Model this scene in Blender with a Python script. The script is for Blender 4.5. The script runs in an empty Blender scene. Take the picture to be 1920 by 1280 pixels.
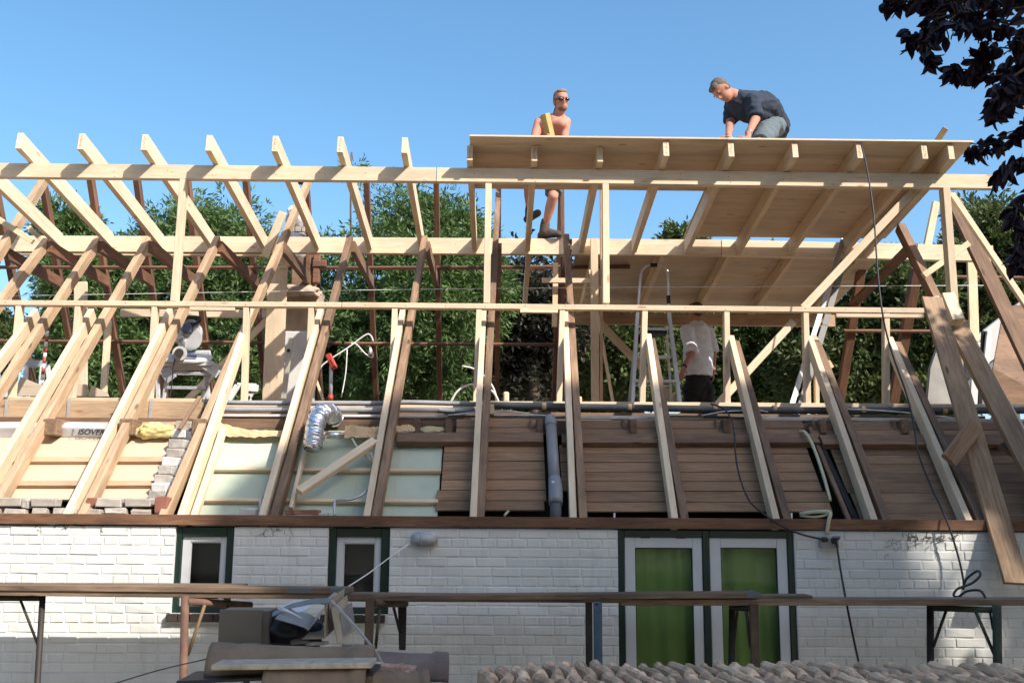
import bpy, bmesh, math, random
import numpy as np
from mathutils import Vector, Matrix, noise

random.seed(7)
RNG = np.random.default_rng(11)
sc = bpy.context.scene
COL = sc.collection
rad = math.radians

# ------------------------------------------------------------------ camera
F_PX = 1900.0
EYE = Vector((0.0, -7.71, 2.45))
PITCH, YAW, ROLL = rad(10.0), rad(0.72), rad(0.40)
fw = Vector((math.sin(YAW)*math.cos(PITCH), math.cos(YAW)*math.cos(PITCH), math.sin(PITCH)))
rt0 = Vector((math.cos(YAW), -math.sin(YAW), 0))
up0 = rt0.cross(fw)
rt = math.cos(ROLL)*rt0 + math.sin(ROLL)*up0
upv = -math.sin(ROLL)*rt0 + math.cos(ROLL)*up0
cam_d = bpy.data.cameras.new('camera')
cam = bpy.data.objects.new('camera', cam_d)
COL.objects.link(cam)
cam_d.sensor_width = 36.0
cam_d.lens = F_PX/1920*36.0
cam_d.clip_start = 0.05
cam_d.clip_end = 5000
M = Matrix((rt, upv, -fw)).transposed().to_4x4()
M.translation = EYE
cam.matrix_world = M
sc.camera = cam

# ------------------------------------------------------------------ light
SUN = Vector((1.02, -1.0, 1.2)).normalized()
w = bpy.data.worlds.new('World'); sc.world = w; w.use_nodes = True
nt = w.node_tree; nt.nodes.clear()
sky = nt.nodes.new('ShaderNodeTexSky'); sky.sky_type = 'NISHITA'; sky.sun_disc = False
sky.sun_elevation = math.asin(SUN.z)
sky.sun_rotation = math.atan2(SUN.x, SUN.y)
sky.altitude = 0; sky.air_density = 1.0; sky.dust_density = 2.2; sky.ozone_density = 3.0
bg = nt.nodes.new('ShaderNodeBackground'); bg.inputs['Strength'].default_value = 0.15
wo = nt.nodes.new('ShaderNodeOutputWorld')
hs = nt.nodes.new('ShaderNodeHueSaturation'); hs.inputs['Hue'].default_value = 0.49; hs.inputs['Saturation'].default_value = 1.16; hs.inputs['Value'].default_value = 1.12
nt.links.new(sky.outputs[0], hs.inputs['Color']); nt.links.new(hs.outputs[0], bg.inputs[0]); nt.links.new(bg.outputs[0], wo.inputs[0])
sl = bpy.data.lights.new('sun', 'SUN'); sl.energy = 4.6; sl.angle = rad(0.55); sl.color = (1.0, 0.945, 0.86)
so = bpy.data.objects.new('sun', sl); COL.objects.link(so)
so.rotation_euler = SUN.to_track_quat('Z', 'Y').to_euler()
sc.view_settings.view_transform = 'Standard'
sc.view_settings.look = 'None'
sc.view_settings.exposure = 0.62
sc.view_settings.gamma = 1.0
sc.view_settings.use_curve_mapping = False
sc.render.engine = 'CYCLES'

# ------------------------------------------------------------------ helpers
def ray(px, py):
    return (fw + rt*((px-960)/F_PX) + upv*((640-py)/F_PX))
def P(px, py, Y):
    d = ray(px, py); t = (Y-EYE.y)/d.y
    return EYE + d*t
def PZ(px, py, Z):
    d = ray(px, py); t = (Z-EYE.z)/d.z
    return EYE + d*t
SL = 1.01                      # front roof slope
ZB = 2.47                      # top of wall plate
NA = Vector((0, -SL, 1)).normalized()     # outward normal of the front slope
def PA(px, py, off=0.0):
    """point on the front roof slope, off metres inside it"""
    q = Vector((0, 0, ZB)) - NA*off
    d = ray(px, py); t = (q-EYE).dot(NA)/d.dot(NA)
    return EYE + d*t

def link(o): COL.objects.link(o); return o
def setp(o, parent):
    if parent is not None:
        o.parent = parent
        o.matrix_parent_inverse = parent['_mi'] if False else parent.matrix_basis.inverted() if parent.parent is None else (parent.parent.matrix_basis @ parent.matrix_parent_inverse.inverted() if False else WORLD[parent.name].inverted())
WORLD = {}
def wm(o):
    return WORLD.get(o.name, o.matrix_basis)
def place(o, mat, parent=None):
    """put o at world matrix mat, below parent"""
    if parent is None:
        o.matrix_basis = mat
    else:
        o.parent = parent
        o.matrix_parent_inverse = wm(parent).inverted()
        o.matrix_basis = mat
    WORLD[o.name] = mat.copy()
    return o
def thing(name, label, cat, loc=(0, 0, 0), group=None):
    o = bpy.data.objects.new(name, None); link(o)
    o.empty_display_size = 0.1
    place(o, Matrix.Translation(Vector(loc)))
    o['label'] = label; o['category'] = cat
    if group: o['group'] = group
    return o
def tag(o, label, cat, group=None):
    o['label'] = label; o['category'] = cat
    if group: o['group'] = group
    return o
def mk(name, mesh, mat, M4=None, parent=None, mats=None):
    if mats:
        for m in mats: mesh.materials.append(m)
    elif mat is not None and len(mesh.materials) == 0:
        mesh.materials.append(mat)
    o = bpy.data.objects.new(name, mesh); link(o)
    place(o, M4 if M4 is not None else Matrix.Identity(4), parent)
    return o
def bm_mesh(bm, name, smooth=False):
    me = bpy.data.meshes.new(name)
    bm.normal_update()
    bm.to_mesh(me); bm.free()
    if smooth:
        me.polygons.foreach_set('use_smooth', [True]*len(me.polygons))
    return me
def frame(origin, xdir, up):
    x = Vector(xdir).normalized()
    z = Vector(up) - x*Vector(up).dot(x); z.normalize()
    y = z.cross(x)
    m = Matrix((x, y, z)).transposed().to_4x4(); m.translation = origin
    return m
def box_bm(L, W, H, bev=0.003, bm=None, M4=None, wob=0.0):
    b = bm or bmesh.new()
    r = bmesh.ops.create_cube(b, size=1.0)
    vs = r['verts']
    for v in vs:
        v.co = Vector((v.co.x*L, v.co.y*W, v.co.z*H))
        if wob: v.co += Vector((random.uniform(-wob, wob), random.uniform(-wob, wob), random.uniform(-wob, wob)))
    if bev > 0:
        es = list({e for v in vs for e in v.link_edges})
        r2 = bmesh.ops.bevel(b, geom=es, offset=bev, segments=1, affect='EDGES')
        vs = list({v for f in r2['faces'] for v in f.verts} | {v for v in vs if v.is_valid})
    if M4 is not None:
        bmesh.ops.transform(b, matrix=M4, verts=[v for v in vs if v.is_valid])
    return b
def timber(name, a, b, w, h, up, mat, parent=None, bev=0.003, wob=0.0):
    """bar from a to b: w across, h along up; local X runs along the grain"""
    a, b = Vector(a), Vector(b)
    m = frame((a+b)/2, b-a, up)
    me = bm_mesh(box_bm((b-a).length, w, h, bev, wob=wob), name)
    return mk(name, me, mat, m, parent)
def ft(name, p0, p1, Y, w, d, mat, parent=None, Y1=None, bev=0.003):
    """bar whose front face centre line is seen at p0..p1 on plane(s) Y"""
    a = P(*p0, Y); b = P(*p1, Y if Y1 is None else Y1)
    dr = (b-a).normalized()
    n = Vector((0, 1, 0)); n = (n-dr*n.dot(dr)).normalized()
    return timber(name, a+n*d/2, b+n*d/2, w, d, n, mat, parent, bev)
def fa(name, p0, p1, off, w, d, mat, parent=None, bev=0.003):
    """bar lying in the front slope, its outer face off metres inside it"""
    a = PA(*p0, off); b = PA(*p1, off)
    return timber(name, a-NA*d/2, b-NA*d/2, w, d, NA, mat, parent, bev)
def boxw(name, lo, hi, mat, parent=None, bev=0.003):
    lo, hi = Vector(lo), Vector(hi)
    c = (lo+hi)/2; s = hi-lo
    me = bm_mesh(box_bm(s.x, s.y, s.z, bev), name)
    return mk(name, me, mat, Matrix.Translation(c), parent)
def smooth_pts(pts, n=6):
    pts = [Vector(p) for p in pts]
    if len(pts) < 3: return pts
    P_ = [pts[0]*2-pts[1]] + pts + [pts[-1]*2-pts[-2]]
    out = []
    for i in range(1, len(P_)-2):
        p0, p1, p2, p3 = P_[i-1:i+3]
        for k in range(n):
            t = k/n
            out.append(0.5*((2*p1)+(p2-p0)*t+(2*p0-5*p1+4*p2-p3)*t*t+(3*p1-p0-3*p2+p3)*t**3))
    out.append(pts[-1])
    return out
def tube_bm(pts, r, seg=8, smooth=6, bm=None, cap=True):
    pts = smooth_pts(pts, smooth) if smooth else [Vector(p) for p in pts]
    bm = bm or bmesh.new()
    rs = r if callable(r) else (lambda t: r)
    t0 = (pts[1]-pts[0]).normalized()
    nrm = t0.orthogonal().normalized()
    rings = []
    for i, p in enumerate(pts):
        t = (pts[min(i+1, len(pts)-1)]-pts[max(i-1, 0)])
        if t.length < 1e-7: t = t0
        t.normalize()
        nrm = (nrm - t*nrm.dot(t)).normalized()
        bn = t.cross(nrm)
        R_ = rs(i/(len(pts)-1))
        rings.append([bm.verts.new(p + (nrm*math.cos(a)+bn*math.sin(a))*R_) for a in [2*math.pi*k/seg for k in range(seg)]])
    for a, b in zip(rings[:-1], rings[1:]):
        for k in range(seg):
            bm.faces.new((a[k], a[(k+1) % seg], b[(k+1) % seg], b[k])).smooth = True
    if cap:
        bm.faces.new(rings[0][::-1]); bm.faces.new(rings[-1])
    return bm
def tube(name, pts, r, mat, parent=None, seg=8, smooth=6):
    return mk(name, bm_mesh(tube_bm(pts, r, seg, smooth), name), mat, None, parent)
def poly_prism(name, pts, thick, mat, parent=None, bev=0.0):
    """flat polygon (world points) extruded by vector thick"""
    bm = bmesh.new()
    thick = Vector(thick)
    a = [bm.verts.new(Vector(p)) for p in pts]; b = [bm.verts.new(Vector(p)+thick) for p in pts]
    n = len(a)
    bm.faces.new(a); bm.faces.new(b[::-1])
    for i in range(n): bm.faces.new((a[i], b[i], b[(i+1) % n], a[(i+1) % n]))
    bmesh.ops.recalc_face_normals(bm, faces=bm.faces[:])
    if bev: bmesh.ops.bevel(bm, geom=bm.edges[:], offset=bev, segments=1, affect='EDGES')
    return mk(name, bm_mesh(bm, name), mat, None, parent)
def pydata(name, V, Fc, mat, parent=None, smooth=False, M4=None):
    me = bpy.data.meshes.new(name); me.from_pydata([tuple(v) for v in V], [], Fc); me.update()
    if smooth: me.polygons.foreach_set('use_smooth', [True]*len(me.polygons))
    return mk(name, me, mat, M4, parent)

# ------------------------------------------------------------------ materials
class NT:
    def __init__(s, name):
        s.m = bpy.data.materials.new(name); s.m.use_nodes = True
        s.t = s.m.node_tree; s.t.nodes.clear()
        s.out = s.n('ShaderNodeOutputMaterial'); s.b = s.n('ShaderNodeBsdfPrincipled')
        s.l(s.b.outputs[0], s.out.inputs[0])
    def n(s, k, **kw):
        x = s.t.nodes.new(k)
        for a, v in kw.items(): setattr(x, a, v)
        return x
    def l(s, a, b): s.t.links.new(a, b)
    def val(s, k, v): s.b.inputs[k].default_value = v
    def coords(s, scale=(1, 1, 1), rand=True, kind='Object'):
        tc = s.n('ShaderNodeTexCoord'); mp = s.n('ShaderNodeMapping')
        s.l(tc.outputs[kind], mp.inputs[0]); mp.inputs['Scale'].default_value = scale
        if rand:
            oi = s.n('ShaderNodeObjectInfo'); mu = s.n('ShaderNodeMath', operation='MULTIPLY'); mu.inputs[1].default_value = 37.0
            s.l(oi.outputs['Random'], mu.inputs[0]); s.l(mu.outputs[0], mp.inputs['Location'])
        return mp.outputs[0]
    def noise(s, vec, scale, detail=4, rough=0.55, dist=0.0):
        x = s.n('ShaderNodeTexNoise'); x.inputs['Scale'].default_value = scale; x.inputs['Detail'].default_value = detail
        x.inputs['Roughness'].default_value = rough; x.inputs['Distortion'].default_value = dist
        s.l(vec, x.inputs['Vector']); return x.outputs['Fac']
    def ramp(s, fac, stops):
        x = s.n('ShaderNodeValToRGB'); e = x.color_ramp.elements
        e[0].position, e[0].color = stops[0][0], tuple(stops[0][1])+(1,)
        e[1].position, e[1].color = stops[-1][0], tuple(stops[-1][1])+(1,)
        for p, c in stops[1:-1]:
            q = e.new(p); q.color = tuple(c)+(1,)
        s.l(fac, x.inputs[0]); return x.outputs[0]
    def mix(s, fac, a, b, mode='MIX'):
        x = s.n('ShaderNodeMix', data_type='RGBA', blend_type=mode)
        if isinstance(fac, float): x.inputs[0].default_value = fac
        else: s.l(fac, x.inputs[0])
        for i, v in ((6, a), (7, b)):
            if isinstance(v, tuple): x.inputs[i].default_value = v+(1,) if len(v) == 3 else v
            else: s.l(v, x.inputs[i])
        return x.outputs[2]
    def bump(s, h, st, dist=0.01):
        x = s.n('ShaderNodeBump'); x.inputs['Strength'].default_value = st; x.inputs['Distance'].default_value = dist
        s.l(h, x.inputs['Height']); s.l(x.outputs[0], s.b.inputs['Normal'])
    def objvar(s, col, lo=0.85, hi=1.12):
        oi = s.n('ShaderNodeObjectInfo'); mr = s.n('ShaderNodeMapRange'); mr.inputs[3].default_value = lo; mr.inputs[4].default_value = hi
        s.l(oi.outputs['Random'], mr.inputs[0])
        h = s.n('ShaderNodeHueSaturation'); s.l(mr.outputs[0], h.inputs['Value']); s.l(col, h.inputs['Color'])
        return h.outputs[0]
def m_wood(name, ca, cb, cc, knots=True, rough=0.75, var=(0.88, 1.1), stain=0.25, gs=1.0, kd=None):
    t = NT(name)
    v = t.coords((0.9*gs, 11*gs, 11*gs))
    g = t.noise(v, 3.0, 6, 0.62, 1.2)
    col = t.ramp(g, [(0.28, cc), (0.5, cb), (0.72, ca)])
    v2 = t.coords((0.7, 2.2, 2.2))
    s2 = t.noise(v2, 2.3, 4, 0.6)
    st = t.ramp(s2, [(0.35, (1-stain,)*3), (0.62, (1, 1, 1))])
    col = t.mix(1.0, col, st, 'MULTIPLY')
    if knots:
        v3 = t.coords((1.3, 4.2, 4.2))
        vo = t.n('ShaderNodeTexVoronoi'); vo.inputs['Scale'].default_value = 1.6
        t.l(v3, vo.inputs['Vector'])
        kf = t.ramp(vo.outputs['Distance'], [(0.055, (1, 1, 1)), (0.12, (0, 0, 0))])
        col = t.mix(kf, col, kd or tuple(c*0.45 for c in cc))
    col = t.objvar(col, *var)
    t.l(col, t.b.inputs['Base Color']); t.val('Roughness', rough)
    t.bump(g, 0.25, 0.004)
    return t.m
def m_plain(name, c, rough=0.6, metal=0.0, nz=0.15, ns=6.0, bump=0.0, spec=None, rand=True):
    t = NT(name)
    v = t.coords((1, 1, 1), rand)
    n_ = t.noise(v, ns, 5, 0.6)
    col = t.ramp(n_, [(0.3, tuple(x*(1-nz) for x in c)), (0.7, tuple(min(1, x*(1+nz*0.6)) for x in c))])
    t.l(col, t.b.inputs['Base Color']); t.val('Roughness', rough); t.val('Metallic', metal)
    if spec is not None: t.val('Specular IOR Level', spec)
    if bump: t.bump(n_, bump, 0.01)
    return t.m
PINE = m_wood('new_pine', (0.82, 0.64, 0.44), (0.75, 0.565, 0.365), (0.63, 0.45, 0.27), stain=0.2, kd=(0.42, 0.25, 0.12))
PINE2 = m_wood('planed_pine', (0.85, 0.69, 0.495), (0.79, 0.615, 0.42), (0.68, 0.50, 0.32), stain=0.16, var=(0.84, 1.08), kd=(0.5, 0.32, 0.18))
OLD = m_wood('old_brown_wood', (0.31, 0.19, 0.115), (0.225, 0.13, 0.077), (0.135, 0.077, 0.045), stain=0.4, var=(0.75, 1.25))
OLDR = m_wood('reddish_rear_wood', (0.27, 0.135, 0.072), (0.20, 0.095, 0.05), (0.12, 0.057, 0.03), stain=0.35, var=(0.75, 1.2))
OLDG = m_wood('weathered_old_wood', (0.37, 0.235, 0.145), (0.275, 0.168, 0.10), (0.165, 0.096, 0.055), stain=0.45, var=(0.75, 1.2))
OLDT = m_wood('tan_old_wood', (0.56, 0.39, 0.25), (0.47, 0.315, 0.19), (0.35, 0.22, 0.125), stain=0.3, var=(0.9, 1.15))
OLDW = m_wood('sunlit_plank_wood', (0.47, 0.31, 0.185), (0.37, 0.235, 0.135), (0.24, 0.145, 0.08), stain=0.4)
BOARD = m_wood('brown_lining', (0.38, 0.225, 0.125), (0.30, 0.175, 0.094), (0.20, 0.115, 0.06), knots=False, stain=0.28, var=(0.72, 1.2), gs=0.8)
PLY = m_wood('plywood', (0.70, 0.555, 0.40), (0.64, 0.50, 0.35), (0.54, 0.41, 0.28), stain=0.15, gs=0.35, kd=(0.36, 0.22, 0.12))
PLANK = m_wood('scaffold_plank', (0.32, 0.215, 0.14), (0.23, 0.15, 0.095), (0.13, 0.083, 0.052), stain=0.5, var=(0.85, 1.25))
PLATEW = m_wood('wall_plate_wood', (0.30, 0.155, 0.08), (0.23, 0.11, 0.055), (0.13, 0.06, 0.03), stain=0.5)
CHIP = m_plain('tan_fibreboard', (0.53, 0.42, 0.305), 0.85, nz=0.08, ns=2.5)
GREENB = m_plain('pale_green_board', (0.47, 0.52, 0.40), 0.8, nz=0.14, ns=2.2)
KRAFT = m_plain('kraft_paper', (0.62, 0.42, 0.23), 0.85, nz=0.2, ns=9, bump=0.4)
GREENP = m_plain('dark_green_paint', (0.008, 0.028, 0.02), 0.4, nz=0.3)
WHITEP = m_plain('white_frame_paint', (0.66, 0.66, 0.65), 0.4, nz=0.06)
SILLM = m_plain('dark_sill_brick', (0.05, 0.035, 0.03), 0.8, nz=0.3, ns=9)
BLACK = m_plain('painted_gap_dark', (0.012, 0.011, 0.010), 0.9)
INTER = m_plain('interior_plaster', (0.20, 0.18, 0.16), 0.9)
GALV = m_plain('galvanised_steel', (0.48, 0.48, 0.48), 0.45, 0.4, nz=0.2, ns=20)
ALU = m_plain('aluminium', (0.66, 0.66, 0.66), 0.4, 0.35, nz=0.1)
FOIL = m_plain('crinkled_foil', (0.80, 0.80, 0.82), 0.22, 0.95, nz=0.1, ns=14, bump=0.8)
PVC = m_plain('grey_pvc', (0.235, 0.245, 0.255), 0.42, nz=0.12, ns=5)
PVCD = m_plain('dark_pipe_foam', (0.10, 0.105, 0.11), 0.7, nz=0.25, ns=7)
PVCL = m_plain('light_pipe_foam', (0.30, 0.30, 0.31), 0.7, nz=0.2, ns=7)
STRIP = m_plain('pale_edge_strip', (0.60, 0.60, 0.57), 0.6, nz=0.2, ns=9)
CABLE = m_plain('black_rubber_cable', (0.018, 0.018, 0.022), 0.55)
CREAM = m_plain('cream_conduit', (0.58, 0.55, 0.36), 0.5)
WHITEC = m_plain('white_cable', (0.75, 0.74, 0.70), 0.5)
RUST = m_plain('rusty_steel', (0.17, 0.09, 0.06), 0.8, 0.2, nz=0.5, ns=9, bump=0.2)
DSTEEL = m_plain('dark_painted_steel', (0.035, 0.028, 0.024), 0.65, 0.2, nz=0.5, ns=9)
BSTEEL = m_plain('brown_steel', (0.11, 0.07, 0.045), 0.7, 0.2, nz=0.5, ns=8)
GSTEEL = m_plain('mossy_steel', (0.06, 0.065, 0.035), 0.7, 0.1, nz=0.5, ns=8)
BLSTEEL = m_plain('blue_flaking_steel', (0.07, 0.12, 0.17), 0.6, 0.1, nz=0.6, ns=6)
YSTEEL = m_plain('yellow_brown_steel', (0.16, 0.10, 0.045), 0.7, nz=0.4, ns=8)
REDP = m_plain('red_plastic', (0.42, 0.05, 0.03), 0.45)
GCAB = m_plain('grey_brown_metal', (0.125, 0.112, 0.09), 0.55, 0.1, nz=0.12, ns=5)
TILE = m_plain('concrete_ridge', (0.21, 0.15, 0.10), 0.85, nz=0.35, ns=7, bump=0.3)
BRCK = m_plain('red_brick', (0.30, 0.12, 0.08), 0.9, nz=0.3, ns=9, bump=0.3)
GBRICK = m_plain('grey_mortared_brick', (0.40, 0.35, 0.30), 0.95, nz=0.25, ns=10, bump=0.5)
MORTAR = m_plain('rough_mortar', (0.42, 0.38, 0.33), 0.95, nz=0.3, ns=14, bump=0.7)
PLAST = m_plain('chimney_render', (0.44, 0.33, 0.23), 0.95, nz=0.35, ns=3.2, bump=0.5)
PLASTW = m_plain('pale_plaster', (0.60, 0.57, 0.54), 0.9, nz=0.15, ns=3.5, bump=0.2)
def m_paintbrick():
    t = NT('white_painted_brick')
    v = t.coords((1, 1, 1), True); vg = t.coords((1, 1, 1), False, 'Object')
    n1 = t.noise(v, 9, 5, 0.65)
    geo = t.n('ShaderNodeNewGeometry')
    n2 = t.noise(geo.outputs['Position'], 1.7, 5, 0.6)
    n3 = t.noise(geo.outputs['Position'], 13, 6, 0.7)
    col = t.ramp(n2, [(0.3, (0.65, 0.64, 0.60)), (0.65, (0.73, 0.72, 0.68))])
    spots = t.ramp(n3, [(0.70, (0, 0, 0)), (0.76, (1, 1, 1))])
    col = t.mix(spots, col, (0.33, 0.31, 0.27))
    mp2 = t.n('ShaderNodeMapping'); mp2.inputs['Scale'].default_value = (7, 1, 0.7); t.l(geo.outputs['Position'], mp2.inputs[0])
    n4 = t.noise(mp2.outputs[0], 1.6, 6, 0.7)
    col = t.mix(1.0, col, t.ramp(n4, [(0.30, (0.88, 0.875, 0.85)), (0.5, (1, 1, 1))]), 'MULTIPLY')
    n5 = t.noise(geo.outputs['Position'], 34, 5, 0.75)
    col = t.mix(t.ramp(n5, [(0.69, (0, 0, 0)), (0.72, (1, 1, 1))]), col, (0.22, 0.17, 0.13))
    col = t.objvar(col, 0.94, 1.05)
    t.l(col, t.b.inputs['Base Color']); t.val('Roughness', 0.62)
    t.bump(n1, 0.35, 0.006)
    return t.m
PBRICK = m_paintbrick()
def m_curtain():
    t = NT('green_curtain_cloth')
    v = t.coords((9, 9, 0.5), False)
    n1 = t.noise(v, 1.4, 3, 0.5)
    col = t.ramp(n1, [(0.3, (0.24, 0.36, 0.10)), (0.7, (0.29, 0.42, 0.125))])
    t.l(col, t.b.inputs['Base Color']); t.val('Roughness', 0.9)
    return t.m
CURT = m_curtain()
def m_glass():
    t = NT('window_glass')
    tr = t.n('ShaderNodeBsdfTransparent'); tr.inputs[0].default_value = (0.93, 0.95, 0.94, 1)
    gl = t.n('ShaderNodeBsdfGlossy'); gl.inputs['Roughness'].default_value = 0.03
    fr = t.n('ShaderNodeFresnel'); fr.inputs[0].default_value = 1.22
    mx = t.n('ShaderNodeMixShader'); t.l(fr.outputs[0], mx.inputs[0]); t.l(tr.outputs[0], mx.inputs[1]); t.l(gl.outputs[0], mx.inputs[2]); t.l(mx.outputs[0], t.out.inputs[0])
    return t.m
GLASS = m_glass()
def m_leaf(name, c1, c2, c3, rough=0.5, trans=0.25):
    t = NT(name)
    geo = t.n('ShaderNodeNewGeometry')
    v = geo.outputs['Position']
    n1 = t.noise(v, 0.9, 3, 0.6)
    col = t.ramp(n1, [(0.35, c1), (0.65, c2)])
    r = t.n('ShaderNodeMapRange'); r.inputs[3].default_value = 0.0; r.inputs[4].default_value = 0.75
    t.l(geo.outputs['Random Per Island'], r.inputs[0])
    col = t.mix(r.outputs[0], col, c3)
    t.l(col, t.b.inputs['Base Color']); t.val('Roughness', rough)
    t.val('Specular IOR Level', 0.35)
    if trans:
        tr = t.n('ShaderNodeBsdfTranslucent'); t.l(col, tr.inputs[0])
        mx = t.n('ShaderNodeMixShader'); mx.inputs[0].default_value = trans
        t.l(t.b.outputs[0], mx.inputs[1]); t.l(tr.outputs[0], mx.inputs[2]); t.l(mx.outputs[0], t.out.inputs[0])
    return t.m
LEAF = m_leaf('green_leaves', (0.042, 0.090, 0.022), (0.088, 0.155, 0.040), (0.135, 0.20, 0.062))
LEAFD = m_leaf('olive_leaves', (0.040, 0.074, 0.020), (0.080, 0.115, 0.030), (0.12, 0.135, 0.045))
LEAFP = m_leaf('copper_leaves', (0.018, 0.014, 0.016), (0.032, 0.026, 0.022), (0.035, 0.042, 0.018))
LEAFN = m_leaf('purple_near_leaves', (0.010, 0.004, 0.012), (0.016, 0.006, 0.016), (0.022, 0.008, 0.014), rough=0.6, trans=0.06)
BARK = m_plain('bark', (0.10, 0.075, 0.05), 0.95, nz=0.4, ns=12, bump=0.6)
SOIL = m_plain('ground_paving', (0.36, 0.32, 0.25), 0.95, nz=0.3, ns=1.5)

# ------------------------------------------------------------------ ground
g = boxw('ground', (-400, -400, -0.3), (400, 400, 0.0), SOIL, bev=0)
g['kind'] = 'structure'

# ------------------------------------------------------------------ house
house = thing('house', 'white painted brick house with its roof stripped to brown rafters and board lining', 'house', (0, 0, 0))
def X0(px, py=1050): return P(px, py, 0.0).x
def Z0(py, px=960): return P(px, py, 0.0).z
ZT = 2.385
# openings: x0,x1,z0,z1
W1 = (P(325, 1070, 0).x, P(436, 1070, 0).x, P(380, 1149, 0).z, ZT)
W2 = (P(614, 1070, 0).x, P(730, 1070, 0).x, P(670, 1151, 0).z, ZT)
D1 = (P(1159, 1100, 0).x, P(1492, 1100, 0).x, 0.05, ZT)
XL, XR = -4.6, 4.5
openings = [W1, W2, D1]
bm = bmesh.new()
def wb(x0, x1, z0, z1, y0=-0.0072, y1=0.24):
    box_bm(x1-x0, y1-y0, z1-z0, 0, bm, Matrix.Translation(((x0+x1)/2, (y0+y1)/2, (z0+z1)/2)))
wb(XL, W1[0], 0, ZT); wb(W1[0], W1[1], 0, W1[2]); wb(W1[1], W2[0], 0, ZT); wb(W2[0], W2[1], 0, W2[2])
wb(W2[1], D1[0], 0, ZT); wall = mk('front_wall', bm_mesh(bm, 'front_wall'), PBRICK, None, house)
bm = bmesh.new(); wb(D1[1], XR, 0, ZT)
wall_r = mk('front_wall', bm_mesh(bm, 'front_wall'), PBRICK, None, house)
# bricks
def brick_mesh(L, seed):
    random.seed(seed)
    b = box_bm(L, 0.05, 0.0, 0)
    b.free()
    b = box_bm(L, 0.03, 0.061, 0.0045, wob=0.0016)
    for v in b.verts:
        v.co += Vector((noise.noise(v.co*19+Vector((seed, 0, 0)))*0.003, noise.noise(v.co*15+Vector((0, seed, 0)))*0.003, noise.noise(v.co*17)*0.0022))
    me = bm_mesh(b, 'brick'); me.materials.append(PBRICK); return me
BL, HL, CH = 0.211, 0.101, 0.0698
full = [brick_mesh(BL, s) for s in range(5)]
half = [brick_mesh(HL, s+10) for s in range(4)]
random.seed(3)
bricks = []; rest = []
row = 0
z = ZT-0.004-0.03
while z > 1.02:
    kind = 1 if row % 4 == 1 else 0
    L = HL if kind else BL
    x = XL + (0.0 if row % 2 else -0.11) + random.uniform(-0.03, 0.03)
    while x < XR:
        l = L
        x1 = x + l
        cut = False; skip = False
        a, b_ = x, x1
        for (o0, o1, oz0, oz1) in openings:
            if z > oz0-0.02 and z < oz1+0.1:
                if a >= o0-0.01 and b_ <= o1+0.01: skip = True
                elif a < o0 < b_: b_ = o0-0.001; cut = True
                elif a < o1 < b_: a = o1+0.001; cut = True
        if not skip and b_-a > 0.025:
            (rest if (cut or kind) else bricks).append(((a+b_)/2, z, b_-a, kind))
        x = x1 + 0.011
    z -= CH; row += 1
inview = [b for b in bricks if -4.05 < b[0] < 4.1 and b[1] > 1.25]
outv = [b for b in bricks if b not in inview]
random.shuffle(inview)
inview.sort(key=lambda b: (b[0]**2*0.2 + 0))
solo, extra = inview[:300], inview[300:]+outv
for (x, z, l, k) in solo:
    o = mk('brick', random.choice(full), None, Matrix.Translation((x, 0.003+random.uniform(-0.002, 0.002), z)) @ Matrix.Rotation(random.uniform(-0.006, 0.006), 4, 'Y'), wall_r if x > D1[1] else wall)
V, Fc = [], []
def add_mesh(V, Fc, me, M4):
    n0 = len(V)
    V.extend([M4 @ v.co for v in me.vertices]); Fc.extend([[i+n0 for i in p.vertices] for p in me.polygons])
for (x, z, l, k) in extra+rest:
    me = random.choice(half if k else full)
    base = HL if k else BL
    add_mesh(V, Fc, me, Matrix.Translation((x, 0.003+random.uniform(-0.002, 0.002), z)) @ Matrix.Diagonal((l/base, 1, 1, 1)))
o = pydata('brick_courses', V, Fc, PBRICK, wall); o['kind'] = 'stuff'

# side, back walls, attic floor (rest of the body of the house)
boxw('side_wall', (XL-0.2, 0.26, 0), (XL, 8.0, 2.4), INTER, house)
boxw('side_wall', (XR, 0.26, 0), (XR+0.2, 8.0, 2.4), INTER, house)
boxw('rear_wall', (XL, 7.8, 0), (XR, 8.0, 2.4), INTER, house)
boxw('attic_floor', (XL, 1.58, 3.30), (XR, 7.0, 3.43), OLD, house)
boxw('floor_edge', (XL, 1.03, 3.17), (XR, 1.575, 3.295), OLD, house)
# wall plate
pl = timber('wall_plate', (XL-0.1, 0.03, 2.437), (XR+0.1, 0.03, 2.437), 0.13, 0.078, (0, 0, 1), PLATEW, house)

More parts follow.
